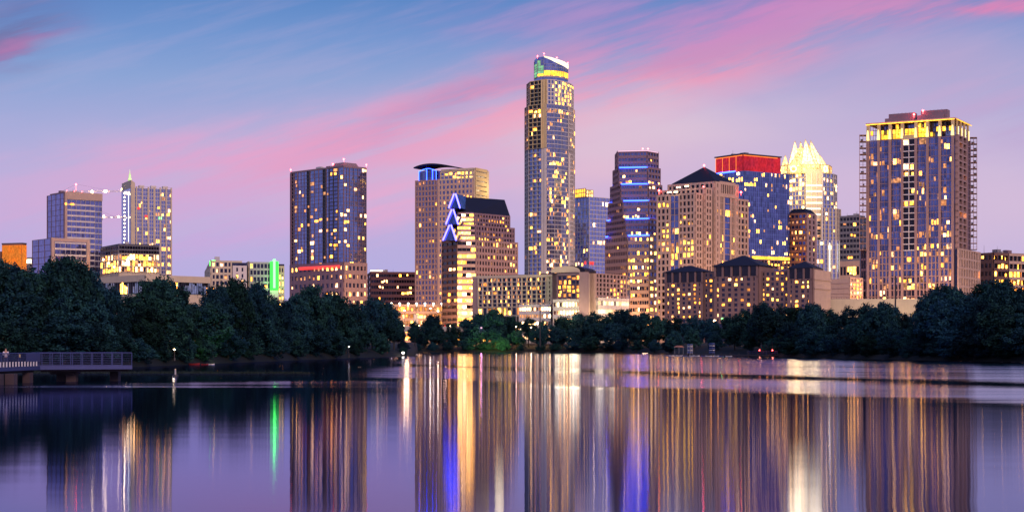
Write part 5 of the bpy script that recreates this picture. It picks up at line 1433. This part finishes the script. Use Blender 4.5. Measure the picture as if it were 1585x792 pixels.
buckets = {}
for t in TREES:
    mk = next((q[2] for q in MARKS if q[0] <= t['px'] < q[1]), MARKS[-1][2]); t['mk'] = mk
    buckets.setdefault((mk, t['row']), []).append(t)
for key, ts in buckets.items():
    ts.sort(key=lambda q: q['px']); nn_ = len(ts)
    for i, t in enumerate(ts):
        if nn_ == 1: o_ = ''
        elif nn_ == 2: o_ = ('the left one', 'the right one')[i]
        else: o_ = 'leftmost' if i == 0 else 'rightmost' if i == nn_ - 1 else ('middle one' if nn_ == 3 else ('second', 'third', 'fourth', 'fifth')[i - 1] + ' from left')
        t['label'] = f"{t['row']} tree {key[0]}" + (', ' + o_ if o_ else '')
GROUPS = {'tall back-row': 'tall trees along the banks', 'mid-height': 'mid-height trees along the banks', 'low waterside': 'low trees at the waterline'}
for t in TREES:
    nm, cm, tm = TPL[t['k']]
    r = bpy.data.objects.new('tree', None); COL.objects.link(r)
    r.location = (wx(t['px'], t['D']), t['D'], t['z']); r.rotation_euler = (0, 0, rt.uniform(0, 6.28)); r.scale = (t['w'], t['w'], t['h'])
    tag(r, t['label'], 'tree', GROUPS[t['row']])
    for part, me in (('crown', cm), ('trunk', tm)):
        c = bpy.data.objects.new(part, me); COL.objects.link(c); c.parent = r

# ================================================================== grassy spit, reeds
sp = MB(); K = 60
up, dn = [], []
for i in range(K + 1):
    px = 10 + 470 * i / K; t = i / K
    Df = 196 - 4 * t; wd = 4.0 * (1 - t) ** .6 + .3
    up.append((*pp(px, Df + wd + .8 * noise.noise(Vector((i * .4, 0, 0)))), -.15)); dn.append((*pp(px, Df - wd * .6 + .8 * noise.noise(Vector((i * .5, 5, 0)))), -.15))
ri = [((a[0] + c[0]) / 2, (a[1] + c[1]) / 2, .22) for a, c in zip(up, dn)]
sp.add(dn + ri + up, [(i, i + 1, K + 2 + i, K + 1 + i) for i in range(K)] + [(K + 1 + i, K + 2 + i, 2 * K + 3 + i, 2 * K + 2 + i) for i in range(K)])
o = link('sandbank', sp.mesh('sandbank', ['ground'])); tag(o, None, None, kind='structure')
gr = MB(); rg = random.Random(8)
for _ in range(6000):
    i = rg.random() * K; k = int(i); a, c = dn[k], up[k]; t = rg.uniform(.08, .92); sx_ = rg.uniform(-1.2, 1.2)
    q = (a[0] + (c[0] - a[0]) * t + sx_, a[1] + (c[1] - a[1]) * t, .0 + .18 * (1 - abs(2 * t - 1)))
    h = rg.uniform(.06, .2) * (1.0 if rg.random() < .95 else 2.5); w_ = rg.uniform(.02, .06); lx, ly = rg.uniform(-.15, .15), rg.uniform(-.15, .15)
    gr.add([(q[0] - w_, q[1], q[2]), (q[0] + w_, q[1], q[2]), (q[0] + lx, q[1] + ly, q[2] + h)], [(0, 1, 2)])
tag(link('reeds', gr.mesh('reeds', ['reeds'])), 'low reeds and grass along the sandbank', 'grass', kind='stuff')

# ================================================================== boardwalk
b = Bld('boardwalk', 'railed boardwalk on concrete piers reaching in from the left', 'boardwalk', (wx(100, 152), 152, 0))
zd_ = 1.42; zrl = 2.72


def walk(P, Q, n_posts, style, key):
    d, L = unit2(P, Q); c = at(P, d, L / 2, -1.8)
    b.part('deck', 'deckwood', key).box((c[0], c[1], zd_ - .1), d, L / 2, 1.9, .1)
    c1 = at(P, d, L / 2, .12); b.part('edge_beam', 'railmetal', key).box((c1[0], c1[1], zd_ - .08), d, L / 2, .08, .17)
    c2 = at(P, d, L / 2, -.6); b.part('girder', 'pier', key).box((c2[0], c2[1], zd_ - .34), d, L / 2 - .2, .2, .14)
    for off in (0, -3.6):
        r = b.part('railing', 'railmetal', (key, off))
        r.bar((*at(P, d, 0, off), zrl), (*at(Q, d, 0, off), zrl), .05, k=6)
        r.bar((*at(P, d, 0, off), zd_ + .12), (*at(Q, d, 0, off), zd_ + .12), .03)
        for k in range(n_posts + 1):
            q = at(P, d, L * k / n_posts, off); r.bar((*q, zd_), (*q, zrl), .045)
        if off == 0 or style == 'wire':
            for k in range(1, 7): z = zd_ + .12 + (zrl - zd_ - .12) * k / 7; r.bar((*at(P, d, 0, off), z), (*at(Q, d, 0, off), z), .013)
        if style == 'bars' and off == 0:
            nb = int(L / .14)
            for k in range(nb): q = at(P, d, L * (k + .5) / nb, off); r.bar((*q, zd_ + .12), (*q, zrl), .012)
    return d, L


A, B_, C_ = pp(-60, 133), pp(60, 150), pp(204, 154)
d1, L1 = walk(A, B_, 7, 'bars', 1); d2, L2 = walk(at(B_, (1, 0), .06), C_, 9, 'wire', 2)
# toe panels on the near section, solid end panel
for k in range(14):
    q = at(A, d1, L1 * (.42 + k * .041), .1); b.part('toe_panel', 'whitepaint').box((q[0], q[1], zd_ + .33), d1, .11, .02, .22)
q0, q1 = onface(A, B_, 39), onface(A, B_, 60.5); dd, LL = unit2(q0, q1); c = at(q0, dd, LL / 2, .09); b.part('end_panel', 'railmetal').box((c[0], c[1], (zd_ + .5 + zrl) / 2), dd, LL / 2, .03, (zrl - zd_ - .5) / 2)
for px, D_, w_ in ((-6, 139.5, .4), (14, 141.5, .5), (40, 147.5, .42), (94, 153.5, .55), (109, 152.5, .55), (176, 155.5, .5)):
    q = (wx(px, D_), D_ + .6); m_ = MB(); m_.box((q[0], q[1], (zd_ - .48) / 2 - .6), (1, 0), w_ * .8, .5, (zd_ - .48) / 2 + .6); b.one('pier', 'pier', m_)
b.part('pier_cap', 'pier', 3).box((wx(101, 153.5), 153.6, zd_ - .6), (1, 0), 1.1, 1.3, .12)
b.done()
b = Bld('channel_marker', 'small yellow channel marker fixed to the boardwalk railing', 'marker', (wx(28, 144.5), 144.5, zd_)); b.part('plate', 'gold').box((wx(28, 144.6), 145.1, zrl - .22), d1, .12, .02, .14); b.part('post', 'railmetal').bar((wx(28, 144.6), 145.1, zd_), (wx(28, 144.6), 145.1, zrl - .05), .03); b.done()

# person at the rail ------------------------------------------------------


def skinned(name, joints, edges, mat, parent, sub=2):
    me = bpy.data.meshes.new(name); me.from_pydata([j[0] for j in joints], edges, []); o = link(name, me, parent)
    me.materials.append(MATS[mat])
    md = o.modifiers.new('skin', 'SKIN')
    for i, j in enumerate(joints): me.skin_vertices[0].data[i].radius = (j[1], j[1] if len(j) < 3 else j[2])
    me.skin_vertices[0].data[0].use_root = True
    s = o.modifiers.new('sub', 'SUBSURF'); s.levels = s.render_levels = sub
    md.use_smooth_shade = True
    return o


pr = bpy.data.objects.new('person', None); COL.objects.link(pr); pr.location = (wx(9, 144), 144.0, zd_); pr.rotation_euler = (0, 0, R(25))
tag(pr, 'person in a pale top standing at the boardwalk railing', 'person')
J = [((0, 0, .93), .13, .1), ((0, 0, 1.12), .12, .09), ((0, 0, 1.38), .15, .1), ((0, 0, 1.5), .06), ((0, -.01, 1.60), .085, .095), ((0, 0, 1.70), .075, .085),
     ((.19, 0, 1.42), .055), ((.25, -.06, 1.16), .042), ((.2, -.3, 1.2), .032), ((.19, -.38, 1.24), .03), ((-.19, 0, 1.42), .055), ((-.25, -.06, 1.16), .042), ((-.2, -.3, 1.2), .032), ((-.19, -.38, 1.24), .03),
     ((.1, 0, .88), .09), ((.11, -.02, .48), .06), ((.11, .02, .09), .04), ((.11, -.13, .045), .035), ((-.1, 0, .88), .09), ((-.11, -.02, .48), .06), ((-.11, .02, .09), .04), ((-.11, -.13, .045), .035)]
E = [(0, 1), (1, 2), (2, 3), (3, 4), (4, 5), (2, 6), (6, 7), (7, 8), (8, 9), (2, 10), (10, 11), (11, 12), (12, 13), (0, 14), (14, 15), (15, 16), (16, 17), (0, 18), (18, 19), (19, 20), (20, 21)]
skinned('body', J, E, 'skin', pr)
g_ = lambda i, k: (J[i][0], *[q + k for q in J[i][1:]])
skinned('jacket', [g_(0, .02), g_(1, .025), g_(2, .022), g_(6, .02), g_(7, .018), g_(8, .014), g_(10, .02), g_(11, .018), g_(12, .014)], [(0, 1), (1, 2), (2, 3), (3, 4), (4, 5), (2, 6), (6, 7), (7, 8)], 'cloth_pale', pr)
skinned('trousers', [((0, 0, .94), .13, .11), g_(14, .015), g_(15, .015), g_(16, .018), g_(18, .015), g_(19, .015), g_(20, .018)], [(0, 1), (1, 2), (2, 3), (0, 4), (4, 5), (5, 6)], 'cloth_dark', pr)
hb = MB(); hb.ball((0, .02, 1.70), .1, 10, sq=.9); link('hair', hb.mesh('hair', ['hair']), pr)

# ================================================================== boats, dock, buoy


def boat(name, label, px, D, L, mat, yaw=0, group=None, z=0.0, canopy=None):
    x = wx(px, D); b = Bld(name, label, 'boat', (x, D, z), group)
    ca, sa = math.cos(yaw), math.sin(yaw)
    T = lambda u, v, zz: (x + u * ca - v * sa, D + u * sa + v * ca, z + zz)
    K = 10; vs = []
    for i in range(K + 1):
        t = -1 + 2 * i / K; w_ = .17 * L * max(.02, (1 - abs(t) ** 2.6)); sh = .12 * L * (.75 + .35 * t * t)
        vs += [T(t * L / 2, -w_, sh), T(t * L / 2 * .9, -w_ * .6, -.04 * L), T(t * L / 2 * .9, w_ * .6, -.04 * L), T(t * L / 2, w_, sh), T(t * L / 2 * .97, w_ * .8, sh), T(t * L / 2 * .9, 0, .02 * L), T(t * L / 2 * .97, -w_ * .8, sh)]
    fs = [(i * 7 + k, i * 7 + (k + 1) % 7, (i + 1) * 7 + (k + 1) % 7, (i + 1) * 7 + k) for i in range(K) for k in range(7)] + [tuple(range(7)), tuple(range(K * 7 + 6, K * 7 - 1, -1))]
    mm = MB(); mm.add(vs, fs); b.one('hull', mat, mm)
    mm = MB()
    for t in (-.2, .2): mm.box(T(t * L / 2, 0, .09 * L), (ca, sa), .035 * L, .13 * L, .012 * L)
    b.one('seat', 'deckwood', mm)
    if canopy:
        mm = MB(); mm.box(T(0, 0, 1.0), (ca, sa), L * .3, L * .16, .06); mm.box(T(0, 0, 1.08), (ca, sa), L * .25, L * .12, .04); b.one('canopy', canopy, mm)
        for u in (-.27, .27):
            for v in (-.13, .13): b.part('post', 'darkmetal').bar(T(u * L, v * L, .1 * L), T(u * L, v * L, .97), .035)
    b.done(); return b


b1 = boat('moored_boat', 'larger open red boat moored below the left bank lamp', 299, 282, 2.4, 'redpaint', .2)
b2 = boat('moored_boat', 'smaller red boat moored just right of the larger red one', 317, 282, 1.4, 'redpaint', .5)
boat('rowing_boat', 'small white rowing boat beside the two red boats', 326, 284, 1.4, 'whitepaint', .2)
spot_lamp('bank_flood', (wx(288, 282), 284, .8), (wx(290, 300), 300, 7), 700, (.8, 1, .25))
spot_lamp('bank_flood', (wx(340, 292), 293, .8), (wx(342, 310), 312, 7), 900, (.7, 1, .25))

b = Bld('boat_dock', 'low floating dock along the right shore below the hip-roofed hotel', 'dock', (wx(1110, 480), 480, 0))
k0, k1 = pp(1036, 500), pp(1200, 456); d, L = unit2(k0, k1); c = at(k0, d, L / 2)
b.part('deck', 'deckwood').box((c[0], c[1], .45), d, L / 2, 1.4, .12)
for k in range(12): q = at(k0, d, L * (k + .5) / 12, 1.2); b.part('pile', 'darkmetal').bar((*q, -.6), (*q, 1.1), .12, k=6)
a0, a1 = at(k0, d, L * .72, -1.3), at(k0, d, L * .99, -1.3); b.part('railing', 'railmetal').bar((*a0, 1.6), (*a1, 1.6), .06); b.part('railing', 'railmetal').bar((*a0, 1.1), (*a1, 1.1), .04)
for k in range(12): q = (a0[0] + (a1[0] - a0[0]) * k / 11, a0[1] + (a1[1] - a0[1]) * k / 11); b.part('railing', 'railmetal').bar((*q, .5), (*q, 1.6), .04)
b.done()
for px, lab, mat, hgt in ((1068, 'grey paddle rack on the dock, the left of two', 'steel', 3.0), (1102, 'pale blue paddle rack on the dock, the right of two', 'railmetal', 3.3)):
    q = onface(k0, k1, px); b = Bld('paddle_rack', lab, 'rack', (*q, .57)); 
    for u in (-.8, .8):
        for v in (-.4, .4): b.part('post', mat).bar((*at(q, d, u, v), .57), (*at(q, d, u, v), .57 + hgt), .08)
    for i in range(5):
        z = .57 + hgt * (i + .7) / 5; b.part('shelf', mat).box((q[0], q[1], z), d, .85, .45, .05); b.part('paddle_board', 'whitepaint' if i % 2 else 'bluepaint', i).box((q[0], q[1] - .05, z + .16), d, .8, .38, .09)
    b.done()
q = onface(k0, k1, 1051); b = Bld('dock_canopy', 'dark red canopy roof over the left end of the dock', 'canopy', (*q, .57))
for u in (-1.1, 1.1):
    for v in (-.8, .8): b.part('post', 'steel').bar((*at(q, d, u, v), .57), (*at(q, d, u, v), 2.7), .06)
b.part('roof', 'brick').loft([at(q, d, -1.4, -1), at(q, d, 1.4, -1), at(q, d, 1.4, 1), at(q, d, -1.4, 1)], 2.7, [at(q, d, -1.1, -.2), at(q, d, 1.1, -.2), at(q, d, 1.1, .2), at(q, d, -1.1, .2)], 3.2); b.done()
names_ = ['leftmost', 'second from left', 'third from left', 'fourth from left', 'fifth from left', 'sixth from left', 'seventh from left', 'eighth from left', 'ninth from left', 'tenth from left', 'rightmost']
for i in range(11):
    px = 1042 + i * 9.6; q = onface(k0, k1, px); e = at(q, d, 0, 2.4 + .5 * (i % 2)); u = (px - CX)
    boat('rental_boat', f'small {"white" if i % 3 else "blue"} boat tied to the dock, {names_[i]} in the row', CX + e[0] / e[1] * F, e[1], 2.0 + .3 * (i % 3), 'whitepaint' if i % 3 else 'bluepaint', math.atan2(d[1], d[0]) + .2 * (i % 4), 'small boats along the dock')
for px, lab in ((1171, 'red dock light, the left of two at the dock end'), (1191, 'red dock light, the right of two at the dock end')):
    q = onface(k0, k1, px); q = at(q, d, 0, -1); b = Bld('dock_light', lab, 'lamp', (*q, .57), 'red lights at the dock end')
    b.part('pole', 'darkmetal').bar((*q, .57), (*q, 4.2 if px > 1180 else 2.3), .06); mm = MB(); mm.ball((q[0], q[1] - .3, 1.9), .16, 8); b.one('lamp_head', 'beacon', mm); b.done()
    point_lamp('dock_glow', b.root, (q[0], q[1] - 1, 2), 60, (1, .25, .15), .3)
b = Bld('buoy', 'small white buoy post standing by the sandbank', 'buoy', (wx(271.5, 178), 178, 0))
x_ = wx(271.5, 178); b.part('float', 'darkmetal').bar((x_, 178, -.2), (x_, 178, .22), .35, .28, 10); b.part('post', 'palegrey').bar((x_, 178, .22), (x_, 178, .75), .1, .08, 8); b.part('cap', 'gold').bar((x_, 178, .75), (x_, 178, .85), .1, .04, 8); b.done()
